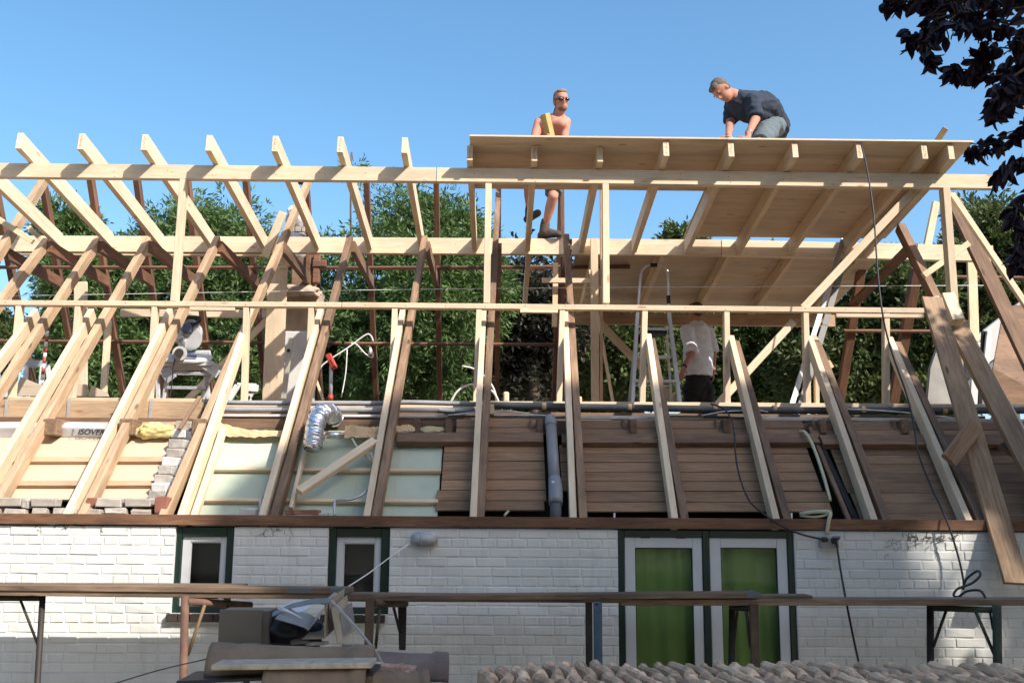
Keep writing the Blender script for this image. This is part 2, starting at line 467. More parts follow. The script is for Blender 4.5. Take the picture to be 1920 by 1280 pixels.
# windows
def window(o, px_out, px_glass, y_top, y_gtop, glassmat, back, parent, ybot=None):
    x0, x1, z0, z1 = o
    fr = bmesh.new()
    def fb(a, b, c, d, y0, y1, bmx):
        box_bm(b-a, y1-y0, d-c, 0.003, bmx, Matrix.Translation(((a+b)/2, (y0+y1)/2, (c+d)/2)))
    sx0, sx1 = P(px_out[0], y_top+60, 0.05).x, P(px_out[1], y_top+60, 0.05).x
    gx0, gx1 = P(px_glass[0], y_top+60, 0.06).x, P(px_glass[1], y_top+60, 0.06).x
    sz1 = P(px_out[0], y_top, 0.05).z; gz1 = P(px_glass[0], y_gtop, 0.06).z
    szb = z0+0.045
    fb(x0, sx0-.001, z0, z1, 0.02, 0.12, fr); fb(sx1+.001, x1, z0, z1, 0.02, 0.12, fr)
    fb(sx0, sx1, sz1+.001, z1, 0.021, 0.12, fr); fb(sx0, sx1, z0, szb-.001, 0.021, 0.12, fr)
    f = mk('window_frame', bm_mesh(fr, 'window_frame'), GREENP, None, parent)
    sa = bmesh.new()
    gzb = szb+0.05
    fb(sx0, gx0, szb, sz1, 0.045, 0.10, sa); fb(gx1, sx1, szb, sz1, 0.045, 0.10, sa)
    fb(gx0+.001, gx1-.001, gz1, sz1, 0.046, 0.10, sa); fb(gx0+.001, gx1-.001, szb, gzb, 0.046, 0.10, sa)
    # glazing bead
    s = mk('sash', bm_mesh(sa, 'sash'), WHITEP, None, f)
    bd = bmesh.new()
    for q in ((gx0, gx0+.008, gzb, gz1), (gx1-.008, gx1, gzb, gz1)): fb(*q, 0.052, 0.075, bd)
    fb(gx0+.009, gx1-.009, gz1-.008, gz1, 0.052, 0.075, bd)
    mk('glazing_bead', bm_mesh(bd, 'glazing_bead'), WHITEP, None, f)
    p = boxw('pane', (gx0+.001, 0.078, gzb), (gx1-.001, 0.082, gz1), GLASS, f, bev=0)
    bk = boxw('blind_or_room_dark', (gx0-.02, 0.16, gzb-.05), (gx1+.02, 0.165, gz1+.03), back, f, bev=0)  # second window: a blind; first: black sheet for the dark room
    return f, (gx0, gx1, gzb, gz1)
ROOM_DARK = m_plain('painted_room_dark', (0.010, 0.009, 0.009), 0.4)  # black colour stands in for the unlit room behind the first window
BLIND2 = m_plain('dark_brown_blind', (0.050, 0.042, 0.036), 0.7)
win1, _ = window(W1, (340, 424), (355, 414), 1005, 1015, GLASS, ROOM_DARK, house)
win2, _ = window(W2, (630, 714), (643, 703), 1006, 1017, GLASS, BLIND2, house)
# brick sills
for (o, a, b) in ((W1, 311, 445), (W2, 600, 722)):
    xa, xb = P(a, 1155, -0.04).x, P(b, 1155, -0.04).x
    sill = boxw('window_sill', (xa, -0.02, o[2]-0.062), (xb, 0.02, o[2]-0.006), MORTAR, win1 if o is W1 else win2)
    n = 6; wdt = (xb-xa)/n
    for i in range(n):
        boxw('sill_brick', (xa+i*wdt+.003, -0.055, o[2]-0.058), (xa+(i+1)*wdt-.003, 0.0195, o[2]-0.002), SILLM, win1 if o is W1 else win2, 0.004)
# double casement doors
bmf = bmesh.new()
def fbx(bmx, a, b, c, d, y0, y1): box_bm(b-a, y1-y0, d-c, 0.003, bmx, Matrix.Translation(((a+b)/2, (y0+y1)/2, (c+d)/2)))
dx = [P(q, 1100, 0.04).x for q in (1159, 1171, 1318, 1331, 1478, 1492)]
zt = P(1240, 1007, 0.04).z; z0d = 0.06
fbx(bmf, D1[0], dx[1]-.001, z0d, ZT, 0.015, 0.13); fbx(bmf, dx[2]+.001, dx[3]-.001, z0d, ZT, 0.016, 0.13); fbx(bmf, dx[4]+.001, D1[1], z0d, ZT, 0.015, 0.13)
fbx(bmf, dx[1], dx[2], zt+.001, ZT, 0.017, 0.13); fbx(bmf, dx[3], dx[4], zt+.001, ZT, 0.017, 0.13)
dframe = mk('door_frame', bm_mesh(bmf, 'door_frame'), GREENP, None, house)
for (a, b, ga, gb) in ((dx[1], dx[2], 1191, 1299), (dx[3], dx[4], 1352, 1458)):
    gx0, gx1 = P(ga, 1100, 0.05).x, P(gb, 1100, 0.05).x
    gz1 = P(ga, 1026, 0.05).z; gz0 = 0.6
    s = bmesh.new()
    fbx(s, a+.002, gx0, 0.08, zt, 0.03, 0.085); fbx(s, gx1, b-.002, 0.08, zt, 0.03, 0.085)
    fbx(s, gx0+.001, gx1-.001, gz1, zt, 0.031, 0.085); fbx(s, gx0+.001, gx1-.001, 0.08, gz0, 0.031, 0.085)
    leaf = mk('door_leaf', bm_mesh(s, 'door_leaf'), WHITEP, None, house)
    e = bmesh.new()
    fbx(e, gx0, gx0+.007, gz0, gz1-.001, 0.04, 0.06); fbx(e, gx1-.007, gx1, gz0, gz1-.001, 0.04, 0.06); fbx(e, gx0+.008, gx1-.008, gz1-.008, gz1-.001, 0.04, 0.06)
    mk('glazing_bead', bm_mesh(e, 'glazing_bead'), GREENP, None, leaf)
    boxw('pane', (gx0+.008, 0.061, gz0), (gx1-.008, 0.065, gz1-.008), GLASS, leaf, 0)
    for hx in (0.27, 0.73):
        boxw('hinge', (a+(b-a)*hx-.035, 0.024, zt-.006), (a+(b-a)*hx+.035, 0.034, zt+.006), BSTEEL, leaf, 0.002) if ga == 1191 else None
    # curtain with folds
    nx, nz_ = 60, 24
    V, Fc = [], []
    for j in range(nz_+1):
        for i in range(nx+1):
            u, v = i/nx, j/nz_
            x = gx0-.03+(gx1-gx0+.06)*u
            zz = gz0-.1+(gz1-gz0+.16)*v
            y = 0.125+0.010*math.sin(u*9+3*(1-v)+ga)+0.016*noise.noise(Vector((u*3.2+ga, v*1.1, 0)))+0.006*math.sin(u*26+v*4)
            V.append((x, y, zz))
    for j in range(nz_):
        for i in range(nx):
            k = j*(nx+1)+i; Fc.append((k, k+1, k+nx+2, k+nx+1))
    pydata('curtain', V, Fc, CURT, leaf, True)
# dark room behind the openings
boxw('room_wall', (W1[0]-.3, 0.5, 0.2), (D1[1]+.4, 0.55, ZT+.02), INTER, house)
boxw('room_ceiling', (XL, 0.25, ZT+.005), (XR, 1.0, ZT+.035), INTER, house)

# ------------------------------------------------------------------ old roof: rafters, collar ties, rear rafters, battens
YC = EYE.y
def rafter_old(p0, p1, mat=OLD, off=0.0, w=0.062, d=0.105, name='rafter'):
    return fa(name, p0, p1, off, w, d, mat, house)
# (foot, top) seen in the picture, all lying in the front slope
old_front = [
    ((-316, 968), (86, 446), OLDT), ((-165, 968), (182, 444), OLDT), ((-25, 968), (277, 444), OLDT), ((150, 968), (407, 442), OLDT),
    ((513, 968), (656, 440), OLDG), ((704, 968), (796, 441), OLDG),
    ((900, 970), (935, 346), OLDG), ((1094, 972), (1062, 438), OLDG),
    ((1285, 975), (1222, 634), OLDG), ((1478, 976), (1380, 638), OLDG), ((1664, 976), (1533, 640), OLDG), ((1842, 978), (1683, 640), OLDG),
]
for a, b, m in old_front:
    rafter_old(a, b, m)
# the rafter beside the chimney and the outer left one still run up to the ridge
rafter_old((303, 968), (579, 330), OLDT)
rafter_old((-150, 700), (80, 333), OLDT, w=0.075)
# collar ties from the cut rafters back to the rear slope
def hz(p, ydir_len, w, d, mat, y0=None, name='collar_tie'):
    a = PA(*p, 0.05)
    b = a + Vector((0, ydir_len, 0))
    return timber(name, a, b, w, d, (0, 0, 1), mat, house)
for p in ((-12, 462), (92, 462), (188, 462), (283, 462), (412, 462), (530, 464), (661, 462), (801, 462), (936, 466), (1068, 458)):
    hz(p, 1.66, 0.055, 0.125, OLDR if p[0] < 500 else OLD)
# rear rafters: ridge at Yr, falling steeply away
YR, ZR = 3.98, EYE.z+4.05
SR = 1.54
NR = Vector((0, SR, 1)).normalized()
rear = [77, 168, 255, 350, 460, 573, 687, 818, 935, 1053]
for px in [-15] + rear:
    top = P(px, 336, YR)
    b = Vector((top.x, YR+(ZR-3.43)/SR, 3.43)); t = Vector((top.x, YR, ZR+0.0))
    timber('rear_rafter', b, t, 0.065, 0.11, NR, OLDR, house)
# battens nailed across the rear rafters
def batten(p0, p1, th=0.032, dd=0.05, mat=OLDR, slope=True):
    def hit(p):
        q = Vector((0, YR, ZR)) - NR*0.075
        d = ray(*p); t = (q-EYE).dot(NR)/d.dot(NR); return EYE+d*t
    return timber('batten', hit(p0), hit(p1), th, dd, NR, mat, house)
batten((-40, 501), (640, 502)); batten((646, 503), (1181, 500), 0.04)
batten((-40, 639), (640, 643)); batten((646, 644), (1062, 646)); batten((1582, 620), (1752, 621), 0.03)
batten((1782, 519), (1960, 521), 0.03)
# right hand end: two steep rafters, one short tie and rear posts
ft('rafter', (1786, 612), (1690, 418), 2.3, 0.085, 0.12, OLD, house, Y1=3.2)
ft('collar_tie', (1712, 462), (1598, 575), 3.1, 0.11, 0.05, OLDR, house, Y1=4.9)
ft('rear_rafter', (1575, 762), (1618, 500), 5.4, 0.10, 0.10, OLDR, house, Y1=4.6)
ft('rear_rafter', (1676, 762), (1722, 505), 5.4, 0.12, 0.10, OLDR, house, Y1=4.6)
ft('rafter', (1990, 800), (1788, 372), 1.95, 0.15, 0.06, OLD, house, Y1=2.6)

# ------------------------------------------------------------------ lining between the rafters
LO = 0.14      # lining lies this far inside the slope
def slope_quad(name, px0, px1, y0, y1, off, mat, parent, th=0.015, gap=0.006, jit=0.0):
    """board seen between rows y0 (top) and y1 (bottom), x from px0 to px1 (pixel columns at its middle)"""
    a = PA(px0, (y0+y1)/2, off); b = PA(px1, (y0+y1)/2, off)
    t = PA(px0, y0, off); bo = PA(px0, y1, off)
    h = (t-bo).length - gap
    a.x = PA(px0, 887, off).x; b.x = PA(px1, 887, off).x
    n = NA
    return timber(name, a-n*th/2+n*random.uniform(-jit, jit), b-n*th/2+n*random.uniform(-jit, jit), h, th, n, mat, parent, 0.002)
# added black sheet right behind the open gaps, standing in for their shade
poly_prism('gap_dark_sheet', [PA(-200, 975, 0.42), PA(2150, 985, 0.42), PA(2150, 792, 0.42), PA(-200, 782, 0.42)], (0, 0.02, 0.0), BLACK, house)
rows = [(785, 801), (801, 814), (831, 848), (848, 864), (864, 882), (882, 899), (899, 918), (918, 938), (938, 956)]
cols = {0: [(828, 1290), (1290, 1540), (1545, 1925)]}
random.seed(5)
for ri, (y0, y1) in enumerate(rows):
    xs = [(829, 1022), (1052, 1530), (1575, 1990)] if ri not in (0, 1) else [(850, 1022), (1075, 1540), (1552, 1990)]
    if ri in (7, 8): xs = [(822, 1018 if ri == 8 else 1022), (1062, 1535), (1580, 1990)]
    dy = lambda x: (x-960)*0.0065
    for (a, b) in xs:
        slope_quad('lining_board', a, b, y0+dy((a+b)/2), y1+dy((a+b)/2), LO, BOARD, house, jit=0.002)
slope_quad('lining_board', 1580, 1990, 961, 976, LO, BOARD, house)
# purlin strip that runs across the boards
for (a, b) in ((735, 1022), (1058, 1560), (1565, 1990)):
    slope_quad('purlin', a, b, 811+(a-960)*.006, 829+(a-960)*.006, LO-0.055, OLD, house, th=0.06)
# joist ends poking out above the purlin
for px in (782, 842, 1186, 1361, 1540, 1693, 1012):
    a = PA(px, 800, LO-0.02)
    timber('joist_end', a+Vector((0, -0.06, 0)), a+Vector((0, 0.5, 0)), 0.058, 0.125, (0, 0, 1), OLD, house, 0.006)
    if px > 1000:
        b = PA(px-17, 800, LO-0.004); timber('joist_cleat', b+Vector((0, -0.02, 0.0)), b+Vector((0, 0.3, 0)), 0.02, 0.12, (0, 0, 1), OLD, house, 0.003)
# torn upright with bitumen felt in the right hand bays
fa('felt_batten', (1593, 974), (1519, 800), LO-0.03, 0.035, 0.03, OLD, house)
fa('felt_strip', (1606, 974), (1533, 820), LO-0.012, 0.05, 0.008, m_plain('torn_black_felt', (0.02, 0.018, 0.018), 0.8, nz=0.6, ns=20, bump=0.6), house)
# pale green boards and their light battens
gx = [(355, 545), (545, 700), (700, 832)]
gy = [(806, 880), (880, 938), (938, 968)]
for (a, b) in ((372, 536), (536, 672), (672, 745), (745, 826)):
    for (y0, y1) in gy:
        sk = (887-(y0+y1)/2)*-0.0
        slope_quad('insulation_panel', a+sk, b+sk, y0, y1, LO+0.03, GREENB, house, th=0.02, gap=0.003)
for (y, t) in ((811, 0.034), (878, 0.034), (936, 0.034)):
    fa('light_batten', (348+(968-y)*0.28, y-1), (834 if y < 820 else 828-(y-870)*0.1, y+2), LO-0.015, t, 0.03, PINE, house)
# tan fibre boards on the left with their brown battens
for (y0, y1) in ((803, 858), (862, 901), (905, 935)):
    for (a, b) in ((-130, 30), (32, 190), (192, 306)):
        slope_quad('fibreboard', a, b, y0, y1, LO+0.03, CHIP, house, th=0.02, gap=0.003)
for y in (794, 860, 905):
    slope_quad('brown_batten', -130, 318-(y-790)*0.22, y-4.5, y+4.5, LO-0.005, OLDT, house, th=0.035)
# left floor beam with galvanised straps
lb = timber('floor_beam', P(-80, 766, 1.16), P(379, 771, 1.16), 0.07, 0.165, (0, 0, 1), OLDT, house)
for px in (13, 130, 284):
    a = P(px, 748, 1.118); b = P(px-4, 796, 1.118)
    timber('joist_hanger', a, b, 0.028, 0.003, (0, -1, 0), GALV, house, 0)
# stub beams
for px, py in ((93, 800), (236, 800), (372, 800)):
    a = P(px, py, 0.75); timber('joist_end', a, a+Vector((0, 0.5, 0.0)), 0.12, 0.14, (0, 0, 1), OLDG, house, 0.008)

# brick courses left standing on the plate
GB = []
for s in range(4):
    random.seed(s+40)
    b = box_bm(0.2, 0.10, 0.062, 0.006, wob=0.004)
    for v in b.verts: v.co += Vector((noise.noise(v.co*19+Vector((s, 0, 0)))*0.008, noise.noise(v.co*15)*0.006, noise.noise(v.co*17+Vector((0, s, 0)))*0.006))
    me = bm_mesh(b, 'loose_brick'); me.materials.append(GBRICK); GB.append(me)
def gbrick(c, rz=0, rx=0, ry=0, s=1.0, mat=None, name='old_brick', sz=1.0):
    me = random.choice(GB)
    if mat: me = me.copy(); me.materials.clear(); me.materials.append(mat)
    return mk(name, me, None, Matrix.Translation(c) @ Matrix.Rotation(rz, 4, 'Z') @ Matrix.Rotation(ry, 4, 'Y') @ Matrix.Rotation(rx, 4, 'X') @ Matrix.Diagonal((s, 1, sz, 1)), house)
random.seed(8)
for (px, py, s, mt) in ((20, 941, 1.0, None), (87, 942, 1.0, None), (52, 944, 0.22, MORTAR), (207, 942, 0.95, None), (262, 942, 1.0, None), (172, 941, 0.2, BRCK), (-48, 941, 1, None), (-115, 941, 1, None)):
    gbrick(P(px, py, 0.13), random.uniform(-.03, .03), s=s, mat=mt)
for k in range(9):
    gbrick(P(-110+k*47, 960, 0.10), random.uniform(-.2, .2), random.uniform(-.3, .3), s=random.uniform(.5, .9), mat=random.choice((None, MORTAR, MORTAR)), sz=0.7)
gbrick(P(466, 961, 0.10), 0, s=0.62, mat=PLASTW); gbrick(P(576, 960, 0.10), 0, s=0.98, mat=BRCK, sz=.6); gbrick(P(548, 960, 0.11), 0, s=0.45, mat=BRCK, sz=.6); gbrick(P(600, 964, 0.10), 0, s=0.6, mat=PLASTW, sz=.4)
# sloping brick verge between the tan and the green bays
pier = [(345, 798), (338, 814), (334, 832), (329, 849), (322, 866), (313, 882), (306, 899), (302, 914), (299, 929)]
for i, (px, py) in enumerate(pier):
    c = PA(px, py, 0.13)
    gbrick(c, random.uniform(-.15, .15), random.uniform(-.1, .1), s=0.62 if i < 2 else random.uniform(.55, .72), mat=[None, PLASTW, MORTAR][i % 3], sz=1.15)
    c2 = PA(px+19, py+3, 0.15)
    gbrick(c2, 1.2, random.uniform(-.2, .2), s=0.4, mat=PLASTW, sz=1.1)
pb = gbrick(P(307, 947, 0.10), 1.45, s=0.5, mat=BRCK, sz=2.0, name='perforated_brick')

# floor edge: sill plate, front plate, white strip

# ------------------------------------------------------------------ new dormer frame
dormer = thing('dormer_frame', 'new light pine dormer frame with studs, beams, overhanging rafters and plywood deck', 'timber frame', (0, 1.64, 3.5))
YS = 1.64
def vbeam(name, p0, p1, ztop_off, Y, h, d, mat, parent=None, Y1=None):
    a = P(*p0, Y); b = P(*p1, Y if Y1 is None else Y1)
    return timber(name, a+Vector((0, d/2, 0)), b+Vector((0, d/2, 0)), d, h, (0, 0, 1), mat, parent)
vbeam('header_beam', (-160, 317), (817, 327), 0, YS, 0.140, 0.07, PINE2, dormer)
vbeam('header_beam', (818.5, 327), (1871, 340.5), 0, YS, 0.140, 0.07, PINE2, dormer)
vbeam('header_packer', (617, 334.5), (1298, 346), 0, YS+0.012, 0.022, 0.055, PINE2, dormer)
# front sill beam (mid rail)
vbeam('mid_rail', (-160, 566), (640, 571), 0, YS-0.005, 0.048, 0.09, PINE2, dormer)
vbeam('mid_rail', (641, 571), (1733, 582), 0, YS-0.005, 0.050, 0.09, PINE2, dormer)
for (a, b, y) in ((355, 440, 579), (975, 1046, 583), (1568, 1732, 592)):
    vbeam('rail_splice', (a, y-1), (b, y), 0, YS-0.006, 0.034, 0.05, PINE2, dormer)
# posts from rail to header
for (xt, xb) in ((343, 325), (916, 912.5), (1135.5, 1137)):
    a = P(xb, 564 if xb < 400 else 568, YS+0.0); b = P(xt, 331, YS+0.002)
    b.z = P(xt, 334 if xt < 400 else 343, YS).z
    a.x = (a.x); timber('post', a+Vector((0, 0.045, 0)), b+Vector((0, 0.045, 0)), 0.062, 0.09, (0, 1, 0), PINE2, dormer)
timber('post', P(1800, 690, YS)+Vector((0, .05, 0)), P(1775, 351, YS)+Vector((0, .05, 0)), 0.07, 0.10, (0, 1, 0), PINE2, dormer)
# studs under the rail
studs = [(34, 18), (145, 131), (289, 278), (461, 456), (583, 575), (740, 732), (898, 892), (1054.5, 1048.5), (1209.5, 1205), (1363, 1365), (1511.5, 1516), (1663.5, 1664)]
for (xt, xb) in studs:
    rr = (xt-0)*0.005
    a = P(xb, 750+rr*1.2, YS+0.002); b = P(xt, 572+rr*1.6, YS+0.002)
    timber('stud', a+Vector((0, .04, 0)), b+Vector((0, .04, 0)), 0.052, 0.08, (0, 1, 0), PINE2, dormer)
ft('stud', (1533, 760), (1532, 690), YS+0.02, 0.04, 0.05, PINE2, dormer)
# sole plate the studs stand on
vbeam('sole_plate', (381, 755.5), (1000, 757), 0, YS-0.01, 0.05, 0.11, PINE2, dormer)
vbeam('sole_plate', (1001, 757), (1960, 763), 0, YS-0.01, 0.05, 0.11, PINE2, dormer)
vbeam('sole_plate', (-160, 747), (379, 752), 0, YS-0.01, 0.05, 0.11, PINE2, dormer)
# post standing at the ridge beam, and thin strips
ft('post', (1117, 757), (1114, 447), 3.60, 0.085, 0.10, PINE2, dormer)
ft('strip', (1128, 757), (1128, 340), 3.3, 0.03, 0.05, OLDT, dormer)
ft('strip', (1150, 758), (1106, 505), 3.4, 0.035, 0.02, PINE2, dormer)
ft('post', (1058, 757), (1054, 350), 3.95, 0.05, 0.07, OLDR, dormer)
vbeam('rail', (1016, 525), (1110, 526), 0, 3.4, 0.055, 0.04, PINE2, dormer)
ft('post', (1040, 612), (1042, 492), 3.5, 0.06, 0.05, PINE, dormer)
# ridge beam
YB = 3.74
vbeam('ridge_beam', (-160, 456), (343, 457.5), 0, YB, 0.190, 0.075, PINE2, dormer)
vbeam('ridge_beam', (344.5, 457.5), (1352, 464), 0, YB, 0.190, 0.075, PINE2, dormer)
vbeam('ridge_beam', (1353.5, 464), (1863, 475), 0, YB, 0.190, 0.075, PINE2, dormer)
vbeam('ridge_beam_packer', (40, 475), (500, 478), 0, YB+0.02, 0.03, 0.05, PINE, dormer)
# dormer rafters
HB = P(400, 308, YS).z           # top of the header
SLD = 0.133
RD = 0.165                       # rafter depth
def zr(Y):                       # underside of the rafters
    return HB+0.004 - SLD*(Y-YS)
def drafter(px, py, Yf, Yb, w=0.056, name='dormer_rafter', dx=0, mat=PINE2):
    x = P(px, py, Yf).x + dx
    dirv = Vector((0, 1, -SLD)).normalized(); upn = Vector((0, SLD, 1)).normalized()
    a = Vector((x, Yf, zr(Yf)+RD/2)); b = Vector((x, Yb, zr(Yb)+RD/2))
    me = bm_mesh(box_bm((b-a).length, w, RD, 0.003), name)
    return mk(name, me, mat, frame((a+b)/2, dirv, upn), dormer)
fl = [(-84, 272), (35, 275), (151, 275), (270, 272), (391, 275), (515, 280), (637, 283), (758, 283)]
for q in fl: drafter(q[0], q[1], YS-0.25, YB-0.003, mat=PINE2)
for q in ((881, 285), (1002, 287), (1125, 287)): drafter(q[0], q[1], YS-0.12, YB-0.003)
for q in ((1249, 285), (1371, 285), (1491, 287), (1612, 290), (1734, 292), (1784, 293)):
    drafter(q[0], q[1], YS-0.25, YB-0.003)
YE = 6.0
for q in ((1002, 287), (1125, 287), (1249, 285), (1371, 285), (1491, 287), (1612, 290)):
    drafter(q[0], q[1], YB+0.085, YE, dx=-0.06, name='rear_dormer_rafter', mat=PINE)
vbeam('rear_beam', (1072, 596), (1566, 601), 0, YE-0.15, 0.16, 0.07, OLDT, dormer)
vbeam('rear_beam', (225, 586), (505, 588), 0, 5.2, 0.10, 0.06, PINE2, dormer)
# plywood deck sheets, tops flush
def zd(Y): return zr(Y)+RD+0.003
xl = P(880, 254, YS-0.27).x; xr = P(1827, 278, YS-0.27).x
def sheet(x0, x1, Y0, Y1, lift=0.0):
    dirv = Vector((1, 0, 0)); upn = Vector((0, SLD, 1)).normalized()
    c = Vector(((x0+x1)/2, (Y0+Y1)/2, (zd(Y0)+zd(Y1))/2+0.009+lift))
    L = math.hypot(Y1-Y0, (Y1-Y0)*SLD)
    me = bm_mesh(box_bm(x1-x0-0.003, L-0.003, 0.018, 0.001), 'plywood_sheet')
    return mk('plywood_sheet', me, PLY, frame(c, dirv, upn), dormer)
YF = YS-0.27
x = xl
while x < xr-0.05:
    x2 = min(x+2.44, xr)
    sheet(x, x2, YF, YF+1.10); x = x2
xg = P(1320, 357, YF+1.10).x
x = xg
while x < xr-0.05:
    x2 = min(x+2.44, xr); sheet(x, x2, YF+1.10, YF+2.28); x = x2
xh = P(1070, 520, 5.0).x; xh1 = P(1640, 490, 4.4).x
x = xh
while x < xh1-0.05:
    x2 = min(x+2.44, xh1)
    sheet(x, x2, 3.84, 5.25); sheet(x, x2, 5.25, 6.05); x = x2
# braces
ft('brace', (1507, 577), (1718, 353), YS+0.10, 0.075, 0.045, PINE2, dormer)
ft('brace', (1347, 757), (1489, 602), YS+0.10, 0.07, 0.04, PINE2, dormer, Y1=YS+0.1)
ft('brace', (1270, 757), (1126, 606), 5.3, 0.10, 0.04, PINE, dormer)
ft('brace', (1930, 577), (1784, 360), YS+0.03, 0.055, 0.05, PINE2, dormer)
ft('brace', (1560, 690), (1525, 628), YS+0.3, 0.05, 0.04, PINE2, dormer)
ft('brace', (1733, 516), (1818, 455), 2.2, 0.06, 0.05, PINE, dormer)
ft('post', (1740, 460), (1757, 378), 3.9, 0.08, 0.06, PINE, dormer)
ft('post', (1828, 640), (1823, 485), 4.0, 0.11, 0.04, PINE, dormer)
# new studs and boards of the rear wall on the left
ft('post', (150, 742), (150, 528), 4.4, 0.15, 0.05, PINE2, dormer)
ft('post', (193, 735), (202, 600), 4.4, 0.075, 0.05, PINE2, dormer)
ft('wide_board', (510, 750), (521, 500), 4.0, 0.23, 0.03, PINE2, dormer)
ft('wide_board', (533, 497), (536, 478), 3.9, 0.15, 0.03, PINE2, dormer)
ft('strip', (496, 482), (530, 397), 3.0, 0.09, 0.03, PINE2, dormer)
ft('brace', (345, 755), (500, 600), 4.3, 0.08, 0.03, PINE, dormer)
ft('brace', (-20, 400), (60, 452), 2.9, 0.06, 0.05, PINE, dormer); ft('brace', (52, 425), (80, 452), 3.3, 0.05, 0.04, PINE2, dormer)
ft('strip', (606, 750), (590, 705), 3.8, 0.03, 0.02, PINE2, dormer)
# new sister rafters beside the old ones, from the plate to the rail
sis = [((-235, 968), (66, 579)), ((-62, 968), (171, 578)), ((122, 966), (318, 578)), ((337, 968), (470, 577)), ((490, 968), (601, 577)), ((687, 968), (755, 578)),
       ((887, 970), (907, 579)), ((1075, 972), (1060, 582)), ((1266, 976), (1216, 625)), ((1457, 977), (1371, 628)), ((1641, 977), (1519, 629)), ((1819, 978), (1669, 631))]
for a, b in sis:
    fa('sister_rafter', a, b, -0.012, 0.052, 0.12, PINE2, dormer)
fa('sister_rafter', (362, 968), (418, 800), 0.05, 0.05, 0.06, PINE2, dormer)
fa('sister_rafter', (545, 950), (580, 800), 0.05, 0.03, 0.06, PINE2, dormer)
fa('sister_rafter', (2010, 960), (1836, 660), 0.02, 0.04, 0.10, PINE2, dormer)

# nail heads on the beams, stamps on the rafter ends
random.seed(99)
nb = bmesh.new()
NAIL = m_plain('nail_head', (0.06, 0.055, 0.05), 0.5, 0.5)
def nail(px, py, Y, r=0.0042):
    c = P(px, py, Y); vs_ = [nb.verts.new(c+Vector((r*math.cos(k*math.pi/3), -0.0015, r*math.sin(k*math.pi/3)))) for k in range(6)]
    w_ = [nb.verts.new(v.co+Vector((0, 0.002, 0))) for v in vs_]
    nb.faces.new(vs_); [nb.faces.new((vs_[k], w_[k], w_[(k+1) % 6], vs_[(k+1) % 6])) for k in range(6)]
for px in list(range(20, 1860, 97)):
    for _ in range(2): nail(px+random.uniform(-14, 14), 312+px*0.0115+random.uniform(0, 18), YS-0.0005)
for px in list(range(10, 1850, 93)):
    for _ in range(2): nail(px+random.uniform(-14, 14), 448+px*0.0103+random.uniform(0, 18), YB-0.0005)
for px in range(10, 1720, 75): nail(px, 565+px*0.009+random.uniform(-2, 3), YS-0.0055)
nh = mk('nail_heads', bm_mesh(nb, 'nail_heads'), NAIL, None, dormer); nh['kind'] = 'stuff'
STAMP = m_plain('red_stamp_ink', (0.42, 0.16, 0.08), 0.8)
for i, o in enumerate([x for x in dormer.children if x.name.startswith('dormer_rafter')]):
    if i % 3 == 1: continue
    vs_ = [v.co for v in o.data.vertices]; x0 = min(v.x for v in vs_)
    sb = bmesh.new()
    for k in range(6):
        zc = -0.055+k*0.021+random.uniform(-.002, .002)
        for (dy, dz, w_, h_) in ((random.uniform(-.006, .006), 0, 0.018, 0.0035), (random.choice((-.008, .008)), 0.006, 0.0035, 0.012), (0, 0.009, 0.012, 0.003)):
            if random.random() < 0.8: box_bm(0.0008, w_, h_, 0, sb, Matrix.Translation((x0-0.0006, dy, zc+dz)))
    mk('end_stamp', bm_mesh(sb, 'end_stamp'), STAMP, o.matrix_basis.copy(), o)

# ------------------------------------------------------------------ pipes, strips and loose things on the attic edge
def pipe(name, pts, r, mat, label, cat, group=None, seg=10):
    o = tube(name, pts, r, mat, None, seg, 4)
    return tag(o, label, cat, group)
def pp(l, Y): return [P(x, y, Y) for x, y in l]
G1 = 'grey insulated pipes along the attic edge'
pipe('insulated_pipe', pp([(381, 754), (500, 755), (690, 756), (770, 754), (905, 758)], 1.35), 0.022, PVCL, 'upper grey insulated pipe on the left, above the insulation boards', 'pipe', G1)
pipe('insulated_pipe', pp([(381, 767), (560, 768), (700, 768), (890, 769)], 1.2), 0.022, PVCL, 'lower grey insulated pipe on the left, running behind the foil duct', 'pipe', G1)
lp = pipe('insulated_pipe', pp([(915, 759), (1100, 763), (1300, 766), (1500, 769), (1960, 769)], 1.3), 0.032, PVCD, 'long dark grey insulated pipe running right along the sole plate', 'pipe', G1)
for px in (1020, 1180, 1340, 1452, 1618, 1770):
    yy = 760+(px-915)*0.011
    mk('tape_band', bm_mesh(tube_bm(pp([(px-4, yy+.6), (px+4, yy+.7)], 1.3), 0.0345, 10, 0), 'tape_band'), KRAFT, None, lp)
vs = vbeam('edge_strip', (385, 778), (900, 780), 0, 1.12, 0.022, 0.05, STRIP); tag(vs, 'pale strip of lumber on the attic edge under the left pipes', 'strip')
vs = vbeam('edge_strip', (905, 780), (1960, 789), 0, 1.12, 0.030, 0.05, STRIP); tag(vs, 'long pale metal edge strip above the brown lining boards', 'strip')
vs = vbeam('lath', (385, 760.5), (900, 763), 0, 1.45, 0.022, 0.05, PINE2); tag(vs, 'light lath lying between the two left insulated pipes', 'lath')
for (a, b, y) in ((820, 878, 770), (1250, 1370, 777), (1320, 1425, 779), (840, 1060, 777)):
    vs = vbeam('dark_lath', (a, y+2.5), (b, y+3.5), 0, 1.085, 0.010, 0.03, CABLE); tag(vs, 'dark thin lath on the edge strip near x of the %s stud' % {820: 'sixth', 1250: 'ninth', 1320: 'tenth', 840: 'seventh'}[a], 'lath')
